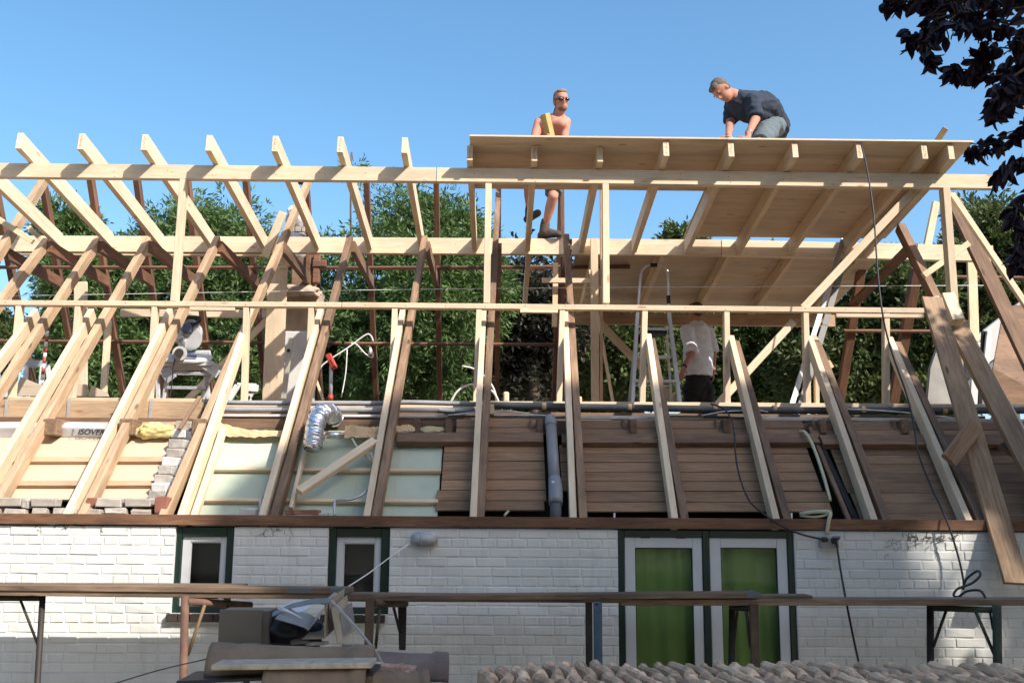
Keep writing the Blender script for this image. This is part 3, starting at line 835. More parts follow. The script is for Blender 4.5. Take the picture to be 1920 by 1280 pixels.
def box_at(name, px, py, Y, w, d, h, mat, label, cat, rz=0, rx=0, ry=0, bev=0.004, parent=None):
    me = bm_mesh(box_bm(w, d, h, bev), name)
    o = mk(name, me, mat, Matrix.Translation(P(px, py, Y)) @ Matrix.Rotation(rz, 4, 'Z') @ Matrix.Rotation(rx, 4, 'X') @ Matrix.Rotation(ry, 4, 'Y'), parent)
    if label: tag(o, label, cat)
    return o
box_at('wood_block', 921, 768, 1.05, 0.05, 0.1, 0.085, PINE2, 'light square wood block wedged beside the seventh sister rafter', 'wood block')
box_at('offcut', 838, 769, 1.15, 0.14, 0.06, 0.02, STRIP, 'small white offcut lying on the dark pipe left of the seventh rafter', 'offcut', 0.1, 0.2, 0.05)
box_at('wood_peg', 949, 744, 1.9, 0.055, 0.03, 0.10, PINE2, 'short rounded pale peg standing on the sole plate near the copper tree', 'wood peg', bev=0.012)
box_at('wood_peg', 1088, 750, 1.9, 0.03, 0.03, 0.07, PINE2, 'small pale peg right of the eighth sister rafter', 'wood peg', bev=0.008)
# white hose loops
pipe('white_hose', pp([(844, 755), (858, 733), (880, 721), (905, 722), (925, 735), (937, 757)], 2.2), 0.011, WHITEC, 'white hose bent in a low arch above the pipes', 'hose')
pipe('white_hose', pp([(866, 686), (890, 692), (915, 712), (928, 735), (931, 757)], 2.4), 0.010, WHITEC, 'white hose rising higher behind the seventh rafter', 'hose')
pipe('white_cable', pp([(640, 745), (648, 700), (651, 655)], 2.6), 0.006, WHITEC, 'thin white cable hanging straight beside the red tool', 'cable')
pipe('white_cable', pp([(596, 702), (606, 683), (652, 652), (685, 628), (695, 629), (700, 640)], 2.6), 0.008, WHITEC, 'thick white cable looping up over the rear batten', 'cable')
lc = pipe('cable', pp([(657, 643), (668, 645), (685, 663), (698, 670), (699, 660)], 2.6), 0.007, WHITEC, 'white cord curling down to a bare bulb holder', 'lamp cord')
mk('bulb_holder', bm_mesh(tube_bm(pp([(694, 651), (696, 664)], 2.6), lambda t: 0.008+0.022*t, 10, 0), 'bulb_holder'), WHITEC, None, lc)
# red tool on a pole
tl = thing('pole_clamp', 'grey metal prop with a red plastic head and red foot standing by the pipes', 'prop', P(618, 752, 2.2))
mk('pole', bm_mesh(tube_bm(pp([(620, 750), (621, 684)], 2.2), 0.018, 10, 0), 'pole'), GALV, None, tl)
mk('foot', bm_mesh(tube_bm(pp([(619.5, 751), (620, 740)], 2.19), 0.026, 10, 0), 'foot'), REDP, None, tl)
ft('head', (614, 663), (627, 690), 2.17, 0.06, 0.07, REDP, tl, bev=0.01); ft('trigger', (620, 672), (630, 690), 2.16, 0.03, 0.04, REDP, tl, bev=0.008)
# leaning spirit level
sp = ft('spirit_level', (531, 747), (545, 633), 3.2, 0.055, 0.025, m_plain('dull_aluminium', (0.50, 0.46, 0.36), 0.5, 0.3)); tag(sp, 'long pale spirit level leaning against the chimney plaster', 'spirit level')
mk('vial', bm_mesh(tube_bm([P(541, 657, 3.175), P(541, 657, 3.165)], 0.020, 14, 0), 'vial'), DSTEEL, None, sp)

# grey drain pipe
dp = thing('drain_pipe', 'fat grey plastic drain pipe standing against the brown lining boards', 'drain pipe', PA(1041, 972, 0.05))
ptsd = [PA(1034, 790, 0.04), PA(1037, 850, 0.0), PA(1040, 905, 0.0)]
mk('upper_pipe', bm_mesh(tube_bm([PA(1033, 796, 0.03), PA(1040, 906, 0.03)], 0.046, 20, 0), 'upper_pipe'), PVC, None, dp)
mk('top_elbow', bm_mesh(tube_bm([PA(1033, 800, 0.03), PA(1032.5, 793, 0.035), PA(1032, 788, 0.07), PA(1032, 786, 0.16)], 0.050, 20, 4), 'top_elbow'), PVC, None, dp)
mk('offset_bend', bm_mesh(tube_bm([PA(1040, 898, 0.03), PA(1041.5, 915, 0.03), PA(1042, 932, 0.04), PA(1042, 945, 0.05)], lambda t: 0.050+0.006*math.sin(t*3.1), 20, 4), 'offset_bend'), PVC, None, dp)
mk('lower_pipe', bm_mesh(tube_bm([PA(1042, 936, 0.045), PA(1042, 984, 0.10)], 0.044, 20, 0), 'lower_pipe'), PVCD, None, dp)
mk('socket', bm_mesh(tube_bm([PA(1042, 930, 0.04), PA(1042, 944, 0.05)], 0.055, 20, 0), 'socket'), PVC, None, dp)
timber('sticker', PA(1034.5, 903, -0.023), PA(1040, 903, -0.023), 0.022, 0.001, NA, WHITEP, dp, 0)

# foil duct: ribbed tube
def ribbed(t): return 0.079*(0.93+0.06*math.sin(t*95+3*noise.noise(Vector((t*14, 0, 0))))+0.05*noise.noise(Vector((t*23, 5, 0))))
duct = tag(mk('foil_duct', bm_mesh(tube_bm([P(628, 786, 1.0), P(618, 773, 0.86), P(602, 776, 0.70), P(592, 795, 0.58), P(588, 822, 0.50), P(587, 840, 0.46)], ribbed, 28, 30), 'foil_duct', True), FOIL, None, None), 'crinkled silver foil duct hooking over the edge beside the fifth rafter', 'duct')
for v_ in duct.data.vertices:
    c_ = v_.co; v_.co = c_ + v_.normal*(0.010*noise.noise(c_*26)+0.006*noise.noise(c_*60))
d2 = mk('foil_pipe', bm_mesh(tube_bm([PA(610, 815, 0.03), PA(640, 816, 0.04)], lambda t: 0.030*(0.93+0.07*math.sin(t*40)), 16, 14), 'foil_pipe'), FOIL, None, None); tag(d2, 'short thin foil pipe right of the fat foil duct', 'duct')
# wrinkled sheets (kraft paper, wool, foil rolls)
def lump(name, c, ax, ay, az, ux, mat, amp, fr, label, cat, seed=0, q=2.6, parent=None):
    """rounded bolster: superellipsoid, wrinkled"""
    V, Fc = [], []
    nu, nv = 56, 28
    def sp_(v, p): return math.copysign(abs(v)**p, v)
    for j in range(nv+1):
        ph = -math.pi/2+math.pi*j/nv
        for i in range(nu):
            th = 2*math.pi*i/nu
            p = Vector((ax*sp_(math.cos(ph), 2/q)*sp_(math.cos(th), 2/q), ay*sp_(math.cos(ph), 2/q)*sp_(math.sin(th), 2/q), az*sp_(math.sin(ph), 2/q)))
            n_ = noise.noise(Vector((p.x*fr*0.5+seed, p.y*fr, p.z*fr)))+0.5*noise.noise(Vector((p.x*fr*1.4+seed, p.y*fr*2.3, p.z*fr*2.3)))
            p = p*(1+amp*n_)
            V.append(p)
    for j in range(nv):
        for i in range(nu):
            Fc.append((j*nu+i, j*nu+(i+1) % nu, (j+1)*nu+(i+1) % nu, (j+1)*nu+i))
    m4 = frame(c, ux, (0, -0.5, 1))
    o = pydata(name, V, Fc, mat, parent, True, m4)
    if label: tag(o, label, cat)
    return o
SILV = m_plain('silver_wrap', (0.66, 0.66, 0.67), 0.38, 0.25, nz=0.08, ns=10, bump=0.5)
YWOOL = m_plain('yellow_mineral_wool', (0.66, 0.54, 0.23), 0.95, nz=0.3, ns=22, bump=0.9)
r1 = lump('insulation_roll', P(168, 806, 0.90), 0.245, 0.06, 0.052, (1, 0, -0.02), SILV, 0.10, 9, 'silver wrapped insulation roll lettered ISOVER between the left rafters', 'insulation roll', 1, 7)
r2 = lump('insulation_roll', P(20, 806, 0.90), 0.22, 0.06, 0.055, (1, 0, 0), SILV, 0.16, 9, 'crumpled silver insulation roll at the left edge of the photo', 'insulation roll', 5, 6)
r3 = lump('mineral_wool', P(291, 807, 0.84), 0.175, 0.07, 0.062, (1, 0, 0), YWOOL, 0.34, 17, 'yellow mineral wool batt lying beside the sloping brick verge', 'mineral wool', 9, 2.2)
cu = bpy.data.curves.new('lettering', 'FONT'); cu.body = 'ISOVER'; cu.size = 0.072; cu.extrude = 0.0006; cu.align_x = 'CENTER'; cu.align_y = 'CENTER'; cu.offset = 0.0012; cu.shear = 0.12
tmp = bpy.data.objects.new('lettering_tmp', cu); link(tmp)
bpy.context.view_layer.update()
dg = bpy.context.evaluated_depsgraph_get()
lm = bpy.data.meshes.new_from_object(tmp.evaluated_get(dg)); bpy.data.objects.remove(tmp)
INK = m_plain('black_ink', (0.015, 0.015, 0.02), 0.5)
lc_ = P(171, 810, 0.828)
mL = frame(lc_, (1, 0, -0.02), (0, -1, 0.25))
mk('lettering', lm, INK, mL @ Matrix.Diagonal((0.95, 1, 1, 1)), r1)
lb_ = bmesh.new()
for (cx, cz, w_, h_) in ((-.165, 0, .0025, .075), (-.157, 0, .0025, .075), (0.0, .037, .31, .0025), (0.0, -.037, .31, .0025)):
    box_bm(w_, h_, 0.0012, 0, lb_, Matrix.Translation((cx*0.95, cz, 0)))
mk('label_border', bm_mesh(lb_, 'label_border'), INK, mL, r1)
# kraft paper, hanging edge under the joists
def cloth(name, l0, l1, off, mat, label, amp=0.018, nx=70, nz_=10, fr=30, seed=0):
    V, Fc = [], []
    for j in range(nz_+1):
        for i in range(nx+1):
            u, v = i/nx, j/nz_
            def at(l):
                s = u*(len(l)-1); k = min(int(s), len(l)-2); f = s-k
                return (l[k][0]*(1-f)+l[k+1][0]*f, l[k][1]*(1-f)+l[k+1][1]*f)
            a, b = at(l0), at(l1)
            x, y = a[0]*(1-v)+b[0]*v, a[1]*(1-v)+b[1]*v
            p = PA(x, y, off)
            p += NA*(amp*noise.noise(Vector((u*fr*0.35+seed, v*4+u*3, 0)))+amp*.6*noise.noise(Vector((u*fr*.2+seed, v*9+u*7, 3))))
            V.append(p)
    n0 = len(V)
    V += [p-NA*0.004 for p in V]
    W_ = nx+1
    for j in range(nz_):
        for i in range(nx):
            k = j*W_+i; Fc.append((k, k+1, k+W_+1, k+W_)); Fc.append((k+n0, k+n0+W_, k+n0+W_+1, k+n0+1))
    o = pydata(name, V, Fc, mat, None, True)
    return tag(o, label, 'kraft paper')
cloth('kraft_paper', [(404, 788), (440, 800), (490, 807), (545, 806)], [(404, 814), (440, 818), (490, 819), (545, 817)], 0.10, KRAFT, 'wrinkled kraft paper sagging above the pale green board, left piece')
cloth('kraft_paper', [(648, 797), (690, 800), (720, 800)], [(645, 820), (690, 819), (720, 822)], 0.06, KRAFT, 'crumpled kraft paper right of the foil duct', seed=4, nx=40)
cloth('kraft_paper', [(738, 798), (765, 795), (778, 797)], [(738, 808), (765, 808), (778, 808)], 0.08, KRAFT, 'small kraft paper scrap beside the sixth rafter', seed=7, nx=24)
lump('mineral_wool', PA(808, 805, 0.12), 0.11, 0.05, 0.022, (1, 0, 0), m_plain('pale_wool', (0.45, 0.38, 0.22), 0.95, bump=0.8), 0.4, 22, 'pale torn mineral wool between two joist ends', 'mineral wool', 13, 2)
# loose lumber on the green board
bl = fa('loose_timber', (560, 918), (703, 822), -0.02, 0.075, 0.05, PINE2); tag(bl, 'loose pale timber lying diagonally across the pale green boards', 'timber')
bl = timber('prop_stick', PA(378, 745, 0.0)+Vector((0, -.05, 0)), PA(336, 805, 0.02), 0.03, 0.03, NA, OLDG); tag(bl, 'thin grey stick propped on the sloping brick verge', 'stick')
# conduits
pipe('grey_conduit', [PA(628, 968, 0.06), PA(627, 944, 0.03), PA(632, 937, 0.02), PA(660, 935, 0.02), PA(685, 922, 0.03), PA(700, 900, 0.06)], 0.011, GALV, 'grey conduit bending over the green board near the sixth rafter', 'conduit')
pipe('grey_conduit', [PA(489, 958, 0.06), PA(489, 936, 0.04), PA(497, 928, 0.08)], 0.011, GALV, 'short hooked grey conduit left of the fifth rafter', 'conduit')
pipe('cream_conduit', [PA(612, 812, 0.03), PA(608, 828, 0.02), PA(600, 845, 0.03)], 0.009, CREAM, 'short cream tube hanging beside the foil duct', 'conduit')
pipe('cream_conduit', [PA(660, 822, 0.05), PA(675, 845, 0.07), PA(700, 866, 0.09)], 0.010, CREAM, 'cream tube behind the loose diagonal timber', 'conduit')
pipe('white_cable', [PA(692, 838, 0.05), PA(700, 862, 0.07)], 0.009, WHITEC, 'short white tube behind the loose diagonal timber', 'cable')
pipe('cream_conduit', [PA(1500, 809, 0.08), PA(1510, 811, 0.04), PA(1524, 835, 0.05), PA(1542, 885, 0.06), PA(1557, 938, 0.09)], 0.013, CREAM, 'cream conduit curving down the brown boards at right', 'conduit')
pipe('cream_conduit', [P(1500, 963, 0.05), P(1530, 959, -0.02), P(1556, 960, -0.06), P(1554, 975, -0.07), P(1550, 1002, -0.05)], 0.014, CREAM, 'cream conduit dropping from the eaves to the outdoor socket', 'conduit')
pipe('cream_conduit', [P(1500, 966, 0.05), P(1525, 969, 0.0), P(1545, 966, -0.04), P(1555, 961, -0.055)], 0.010, CREAM, 'cream conduit loop tucked under the eaves beside the socket riser', 'conduit')
pipe('cream_conduit', [PA(955, 955, 0.16), PA(946, 966, 0.14)], 0.010, CREAM, 'tiny cream tube end in the gap right of the seventh rafter', 'conduit')
pipe('white_cable', [PA(1152, 962, 0.12), PA(1152, 974, 0.10)], 0.008, WHITEC, 'tiny white tube end in the gap between the eighth and ninth rafters', 'cable')
pipe('white_cable', [PA(1484, 962, 0.12), PA(1484, 975, 0.10)], 0.008, WHITEC, 'tiny white tube end in the gap beside the tenth rafter', 'cable')
pipe('white_cable', pp([(530, 768), (560, 763), (600, 766)], 1.1), 0.005, WHITEC, 'thin white cable lying over the left pipes', 'cable')
pipe('white_cable', pp([(840, 778), (900, 772), (955, 770), (1000, 777), (1060, 781)], 1.05), 0.005, WHITEC, 'thin white cable snaking across the edge strip near the seventh rafter', 'cable')
pipe('white_cable', pp([(1315, 779), (1360, 771), (1420, 769), (1440, 772)], 1.05), 0.005, WHITEC, 'thin white cable lying across the pipe near the tenth rafter', 'cable')
pipe('white_cable', pp([(1580, 766), (1660, 770), (1745, 778), (1800, 786)], 1.05), 0.006, WHITEC, 'thin white cable running right along the pipe near the twelfth rafter', 'cable')
# black cables
pipe('power_cable', [P(1333, 757, 1.05), P(1360, 768, 0.95), P(1375, 800, 0.75), PA(1379, 850, -0.0), PA(1386, 890, -0.0), PA(1403, 935, 0.0), PA(1428, 960, -0.01), P(1465, 985, -0.09), P(1502, 1001, -0.05), P(1540, 1010, -0.05)], 0.0075, CABLE, 'black power cable dropping past the tenth rafter to the outdoor socket', 'cable', seg=8)
pipe('power_cable', [P(1614, 268, YS-0.29), P(1626, 320, 1.2), P(1638, 400, 1.05), P(1645, 500, 0.95), P(1655, 590, 0.85), P(1672, 660, 0.70), P(1700, 740, 0.55), P(1714, 800, 0.40), P(1722, 850, 0.25), P(1745, 910, 0.1), P(1775, 975, -0.08), P(1796, 1040, -0.1), P(1806, 1086, -0.14), P(1806, 1104, -0.18)], 0.0075, CABLE, 'long black cable hanging from the deck edge down past the roof', 'cable')
pipe('power_cable', [P(1806, 1104, -0.18), P(1812, 1085, -0.26), P(1832, 1070, -0.30), P(1838, 1078, -0.36), P(1822, 1093, -0.38), P(1796, 1103, -0.42), P(1788, 1115, -0.46), P(1797, 1118, -0.48), P(1812, 1108, -0.50), P(1835, 1106, -0.54), P(1845, 1115, -0.62), P(1851, 1132, -0.69)], 0.0085, CABLE, 'black cable coiled in a loop on the right scaffold plank', 'cable')
pipe('power_cable', [P(1568, 1015, -0.07), P(1578, 1080, -0.25), P(1595, 1170, -0.45), P(1611, 1245, -0.6)], 0.0075, CABLE, 'black cable running down from the socket behind the tiles', 'cable')
# outdoor socket
sk = thing('outdoor_socket', 'double grey outdoor socket with blue lid and black plugs on the white wall', 'socket', P(1552, 1012, 0))
box_at('back_box', 1554, 1017, -0.035, 0.135, 0.055, 0.075, m_plain('socket_grey', (0.33, 0.34, 0.32), 0.6), None, None, parent=sk)
box_at('lid', 1567, 1008, -0.08, 0.062, 0.05, 0.018, m_plain('blue_grey_lid', (0.13, 0.16, 0.25), 0.5), None, None, rx=-0.35, parent=sk)
box_at('plug', 1546, 1011, -0.075, 0.05, 0.045, 0.036, CABLE, None, None, bev=0.01, parent=sk); box_at('plug', 1564, 1014, -0.075, 0.038, 0.04, 0.035, CABLE, None, None, bev=0.01, parent=sk)
# bulkhead lamp
wl = thing('bulkhead_lamp', 'oval bulkhead wall lamp with metal rim beside the second window', 'wall lamp', P(796, 1010, 0))
def oval(name, cx, cy, Y, a, b, d, mat, q=2.6, parent=None, dome=True):
    V, Fc = [], []; nu, nv = 40, 8
    c = P(cx, cy, Y)
    for j in range(nv+1):
        ph = math.pi/2*j/nv if dome else j/nv
        for i in range(nu):
            th = 2*math.pi*i/nu
            ct, st = math.cos(th), math.sin(th)
            rr = math.cos(ph) if dome else 1
            V.append(c+Vector((a*math.copysign(abs(ct)**(2/q), ct)*rr, -d*(math.sin(ph) if dome else ph), b*math.copysign(abs(st)**(2/q), st)*rr)))
    for j in range(nv):
        for i in range(nu): Fc.append((j*nu+i, j*nu+(i+1) % nu, (j+1)*nu+(i+1) % nu, (j+1)*nu+i))
    Fc.append(tuple(range(nv*nu, nv*nu+nu)))
    return pydata(name, V, Fc, mat, parent, True)
oval('rim', 796, 1010, -0.01, 0.098, 0.056, 0.045, GALV, 3, wl, False)
GL2 = m_plain('ribbed_lamp_glass', (0.42, 0.43, 0.43), 0.12, nz=0.2, ns=30)
oval('lamp_glass', 796, 1010, -0.056, 0.082, 0.042, 0.045, GL2, 2.6, wl)
mk('guard_bar', bm_mesh(tube_bm([P(790, 998, -.06), P(790, 1003, -.10), P(790, 1010, -.108), P(790, 1017, -.10), P(790, 1022, -.06)], 0.004, 6, 3), 'guard_bar'), GALV, None, wl)
pipe('lamp_cable', [P(774, 1014, -0.03), P(730, 1045, -0.12), P(690, 1075, -0.2), P(648, 1102, -0.4)], 0.0045, WHITEC, 'thin pale cable stretched from the wall lamp to the scaffold plank', 'cable')
# string line across the roof
pipe('string_line', pp([(-60, 556), (900, 541), (1850, 535)], 3.1), 0.0035, WHITEC, 'thin white string line stretched across the roof frame', 'string')

# ------------------------------------------------------------------ planks leaning at the right end
t = ft('leaning_plank', (1908, 1092), (1748, 556), -0.30, 0.18, 0.035, OLDW, None, Y1=1.05); tag(t, 'broad brown plank leaning from the scaffold up to the mid rail', 'plank')
t = ft('leaning_plank', (1985, 968), (1792, 600), -0.05, 0.175, 0.055, OLDW, None, Y1=1.15); tag(t, 'broad brown plank at the right edge, crossing above the white wall', 'plank')
t = ft('joining_block', (1798, 598), (1778, 548), 0.98, 0.11, 0.10, PINE2, None, Y1=1.1); tag(t, 'thick pale pine block joining the two planks at the right', 'wood block')
t = ft('pine_offcut', (1765, 590), (1755, 555), 1.15, 0.06, 0.05, PINE2, None); tag(t, 'narrow pale offcut left of the thick pine block', 'offcut')
t = ft('cross_piece', (1782, 862), (1833, 796), 0.12, 0.125, 0.05, OLDG, None, Y1=0.25); tag(t, 'short brown cross piece nailed over the leaning plank', 'cross piece')
t = ft('loose_board', (1752, 274), (1774, 240), 1.6, 0.055, 0.03, OLDT, None, Y1=1.5); tag(t, 'small board sticking up above the plywood deck at the right', 'board')
t = fa('cross_piece', (1880, 828), (1960, 880), -0.08, 0.12, 0.04, OLD); tag(t, 'brown board piece at the right edge beside the broad plank', 'board')

# ------------------------------------------------------------------ extension at the far right
ext = thing('neighbour_extension', 'white and grey extension with a sloping white fascia at the right edge', 'building', P(1860, 700, 6.0))
ft('fascia', (1798, 690), (1990, 540), 5.2, 0.36, 0.10, PLASTW, ext, Y1=5.2)
GREYW = m_plain('blue_grey_wall', (0.19, 0.21, 0.23), 0.7)
poly_prism('wall', [P(1755, 765, 5.3), P(1990, 765, 5.3), P(1990, 560, 5.3), P(1800, 690, 5.3)], (0, 0.1, 0), GREYW, ext)
poly_prism('gable_plaster', [P(1738, 765, 5.2), P(1745, 690, 5.2), P(1762, 640, 5.2), P(1790, 600, 5.2), P(1812, 640, 5.2), P(1812, 765, 5.2)], (0, 0.08, 0), m_plain('shade_darkened_plaster', (0.36, 0.34, 0.31), 0.9, nz=0.2, ns=4), ext)  # plaster colour darkened to carry the shade on this gable
ft('door_frame', (1826, 760), (1832, 640), 5.1, 0.09, 0.05, WHITEP, ext); ft('door_gap', (1838, 760), (1845, 620), 5.12, 0.05, 0.03, BLACK, ext); ft('door_edge', (1846, 720), (1856, 620), 5.08, 0.07, 0.04, WHITEP, ext)
lb2 = poly_prism('plywood_board', [P(1852, 760, 3.9), P(1862, 690, 3.9), P(1883, 575, 4.2), P(1990, 560, 4.2), P(1990, 760, 3.9)], (0, 0.02, 0), m_wood('worn_plywood', (0.33, 0.20, 0.12), (0.27, 0.155, 0.09), (0.18, 0.10, 0.06), stain=0.4), None); tag(lb2, 'large worn brown plywood board standing against the extension', 'board')

# ------------------------------------------------------------------ chimney
ch = thing('chimney', 'rendered brick chimney with a dark cap rising through the rear roof', 'chimney', P(565, 760, 4.6))
def pzbox(name, px0, px1, y0, y1, Y, d, mat, par, bev=0.01):
    a, b = P(px0, y1, Y), P(px1, y0, Y)
    return boxw(name, (a.x, Y, a.z), (b.x, Y+d, b.z), mat, par, bev)
pzbox('lower_stack', 526, 582, 620, 760, 4.4, 0.5, PLASTW, ch, 0.02)
pzbox('rendered_stack', 530, 598, 538, 622, 4.42, 0.45, PLAST, ch, 0.02)
lump('rubble', P(566, 545, 4.35), 0.24, 0.12, 0.06, (1, 0, 0), PLAST, 0.4, 12, None, None, 3, parent=ch)
pzbox('upper_stack', 545, 590, 478, 540, 4.45, 0.40, OLD, ch)
for i, (y0, y1) in enumerate(((425, 434), (435.5, 445), (446.5, 456), (457.5, 467), (468.5, 478))):
    for k in range(3):
        x0 = 541+k*12-(6 if i % 2 else 0)
        pzbox('brick', max(x0, 538), min(x0+11, 571), y0, y1, 4.45+random.uniform(-.005, .005), 0.2, GBRICK, ch, 0.005)
lump('mortar_cap', P(557, 412, 4.6), 0.13, 0.14, 0.16, (1, 0, 0), PLASTW, 0.35, 9, None, None, 8, parent=ch)
lump('flue_top', P(560, 470, 4.55), 0.17, 0.14, 0.22, (1, 0, 0), PLASTW, 0.15, 9, None, None, 12, parent=ch) 
ft('stack_post', (577, 500), (570, 334), 4.5, 0.07, 0.08, OLDR, ch)
pzbox('stack_frame', 585, 600, 476, 530, 4.40, 0.1, OLDR, ch); pzbox('stack_board', 585, 612, 487, 500, 4.38, 0.05, OLDR, ch); pzbox('stack_frame', 570, 583, 476, 545, 4.41, 0.1, OLDR, ch)
ft('flue_pipe', (597, 600), (596, 505), 4.7, 0.05, 0.05, DSTEEL, ch)
lump('cap', P(571, 337, 4.55), 0.14, 0.13, 0.05, (1, 0, 0.15), CABLE, 0.15, 6, None, None, 8, parent=ch)

# ------------------------------------------------------------------ ladders
def seg(name, p0, p1, Y, w, d, mat, par, Y1=None): return ft(name, p0, p1, Y, w, d, mat, par, Y1, 0.002)
st = thing('step_ladder', 'aluminium step ladder with a tall handrail hoop under the plywood deck', 'step ladder', P(1220, 758, 4.0))
seg('rail', (1186, 760), (1196, 585), 3.7, 0.04, 0.07, ALU, st, 3.95); seg('rail', (1276, 760), (1255, 585), 3.7, 0.04, 0.07, ALU, st, 3.95)
hoop = [P(1196, 590, 3.97), P(1200, 530, 4.05), P(1203, 508, 4.08), P(1212, 498, 4.1), P(1226, 497, 4.1), P(1243, 498, 4.1), P(1251, 508, 4.08), P(1253, 530, 4.05), P(1254, 590, 3.97)]
mk('handrail', bm_mesh(tube_bm(hoop, 0.018, 8, 4), 'handrail'), ALU, None, st)
mk('grip', bm_mesh(tube_bm([P(1219, 497.3, 4.1), P(1232, 497.3, 4.1)], 0.025, 8, 0), 'grip'), CABLE, None, st)
mk('grip', bm_mesh(tube_bm([P(1253, 555, 4.02), P(1254, 570, 4.0)], 0.024, 8, 0), 'grip'), CABLE, None, st)
pf = [(1201, 613, 1251, 621, DSTEEL), (1191, 665, 1258, 673, ALU), (1186, 712, 1262, 719, ALU)]
seg('platform', (1203, 616), (1252, 617), 3.95, 0.03, 0.25, ALU, st); seg('platform_tray', (1204, 622), (1251, 623), 3.97, 0.035, 0.2, DSTEEL, st)
seg('tread', (1193, 668), (1258, 669), 3.85, 0.03, 0.09, ALU, st); seg('tread', (1189, 713), (1268, 714), 3.75, 0.03, 0.09, ALU, st)
seg('rear_leg', (1179, 760), (1193, 620), 4.6, 0.025, 0.03, ALU, st, 4.2); seg('rear_leg', (1260, 760), (1250, 620), 4.6, 0.025, 0.03, ALU, st, 4.2)
seg('rear_tie', (1183, 722), (1258, 723), 4.5, 0.02, 0.02, ALU, st)
LADM = m_plain('ladder_rail', (0.42, 0.42, 0.42), 0.5, 0.2); GSTEEL2 = m_plain('ladder_rail_dark', (0.16, 0.15, 0.14), 0.6)
ld = thing('aluminium_ladder', 'long aluminium ladder leaning up steeply through the deck gap', 'ladder', P(1490, 760, 3.6))
ft('rail', (1484, 762), (1584, 440), 2.7, 0.055, 0.025, LADM, ld, Y1=3.7, bev=0.002)
ft('rail', (1501, 762), (1594, 452), 2.95, 0.07, 0.025, GSTEEL2, ld, Y1=3.95, bev=0.002)
for i in range(9):
    f = (i+0.5)/9.3
    px, py, Y = 1492+(1588-1492)*f, 758+(446-758)*f, 2.85+(3.8-2.85)*f
    mk('rung', bm_mesh(tube_bm([P(px-5, py, Y-.05), P(px+3, py-1, Y+0.28)], 0.015, 8, 0), 'rung'), GALV, None, ld)
    mk('rung_end', bm_mesh(tube_bm([P(px+2, py, Y-.052), P(px+2, py, Y-.06)], 0.012, 8, 0), 'rung_end'), CABLE, None, ld)

# ------------------------------------------------------------------ mitre saw on its stand
ss = thing('saw_stand', 'white metal trestle stand carrying the mitre saw on the attic floor', 'saw stand', P(350, 745, 3.2))
WST = m_plain('scuffed_white_steel', (0.55, 0.54, 0.52), 0.5, 0.1, nz=0.25, ns=12)
ft('top_rail', (300, 681), (399, 681), 2.9, 0.05, 0.35, WST, ss); ft('cross_rail', (322, 699), (393, 700), 2.95, 0.04, 0.03, GALV, ss); ft('cross_rail', (312, 726), (385, 727), 2.95, 0.035, 0.03, GALV, ss)
for (a, b) in (((296, 748), (294, 690)), ((305, 748), (316, 700)), ((391, 748), (383, 688)), ((380, 748), (392, 700))):
    ft('leg', a, b, 2.98, 0.045, 0.03, WST, ss)
ft('panel', (306, 690), (322, 712), 2.93, 0.12, 0.02, GALV, ss); ft('wing', (380, 681), (409, 702), 2.92, 0.09, 0.03, WST, ss)
ms = thing('mitre_saw', 'white and blue mitre saw with a round blade guard on the stand', 'mitre saw', P(345, 670, 3.0))
lump('base', P(350, 671, 3.0), 0.27, 0.16, 0.035, (1, 0, 0), WST, 0.12, 8, None, None, 2, parent=ms)
ft('fence', (364, 664), (394, 664), 3.05, 0.09, 0.04, ALU, ms, bev=0.01)
ft('blue_panel', (349, 666), (368, 668), 2.86, 0.03, 0.02, m_plain('blue_plastic', (0.035, 0.05, 0.16), 0.4), ms)
mk('pivot', bm_mesh(tube_bm([P(337, 662, 2.80), P(337, 662, 3.0)], 0.075, 20, 0), 'pivot'), WST, None, ms)
mk('pivot_knob', bm_mesh(tube_bm([P(336, 661, 2.76), P(336, 661, 2.81)], 0.045, 16, 0), 'pivot_knob'), DSTEEL, None, ms)
ft('arm', (337, 655), (345, 630), 2.95, 0.06, 0.07, WST, ms, bev=0.012)
mk('blade_guard', bm_mesh(tube_bm([P(352, 624, 3.0), P(356, 624, 3.06)], 0.145, 28, 0), 'blade_guard'), WST, None, ms)
mk('blade', bm_mesh(tube_bm([P(354, 634, 2.99), P(356, 634, 3.03)], 0.135, 28, 0), 'blade'), ALU, None, ms)
ft('motor', (339, 613), (357, 615), 2.88, 0.105, 0.13, m_plain('slate_plastic', (0.07, 0.09, 0.14), 0.5), ms, bev=0.02)
ft('motor_tail', (328, 634), (342, 628), 2.9, 0.07, 0.09, GALV, ms, bev=0.015)
mk('handle', bm_mesh(tube_bm([P(344, 600, 2.95), P(352, 595, 2.95), P(372, 595, 2.95), P(374, 601, 2.95), P(366, 607, 2.95), P(352, 607, 2.95)], 0.018, 8, 4), 'handle'), CABLE, None, ms)
pipe('cable', pp([(330, 662), (325, 690), (322, 720), (318, 750)], 2.84), 0.006, CABLE, 'thin black cord hanging from the mitre saw', 'cord')
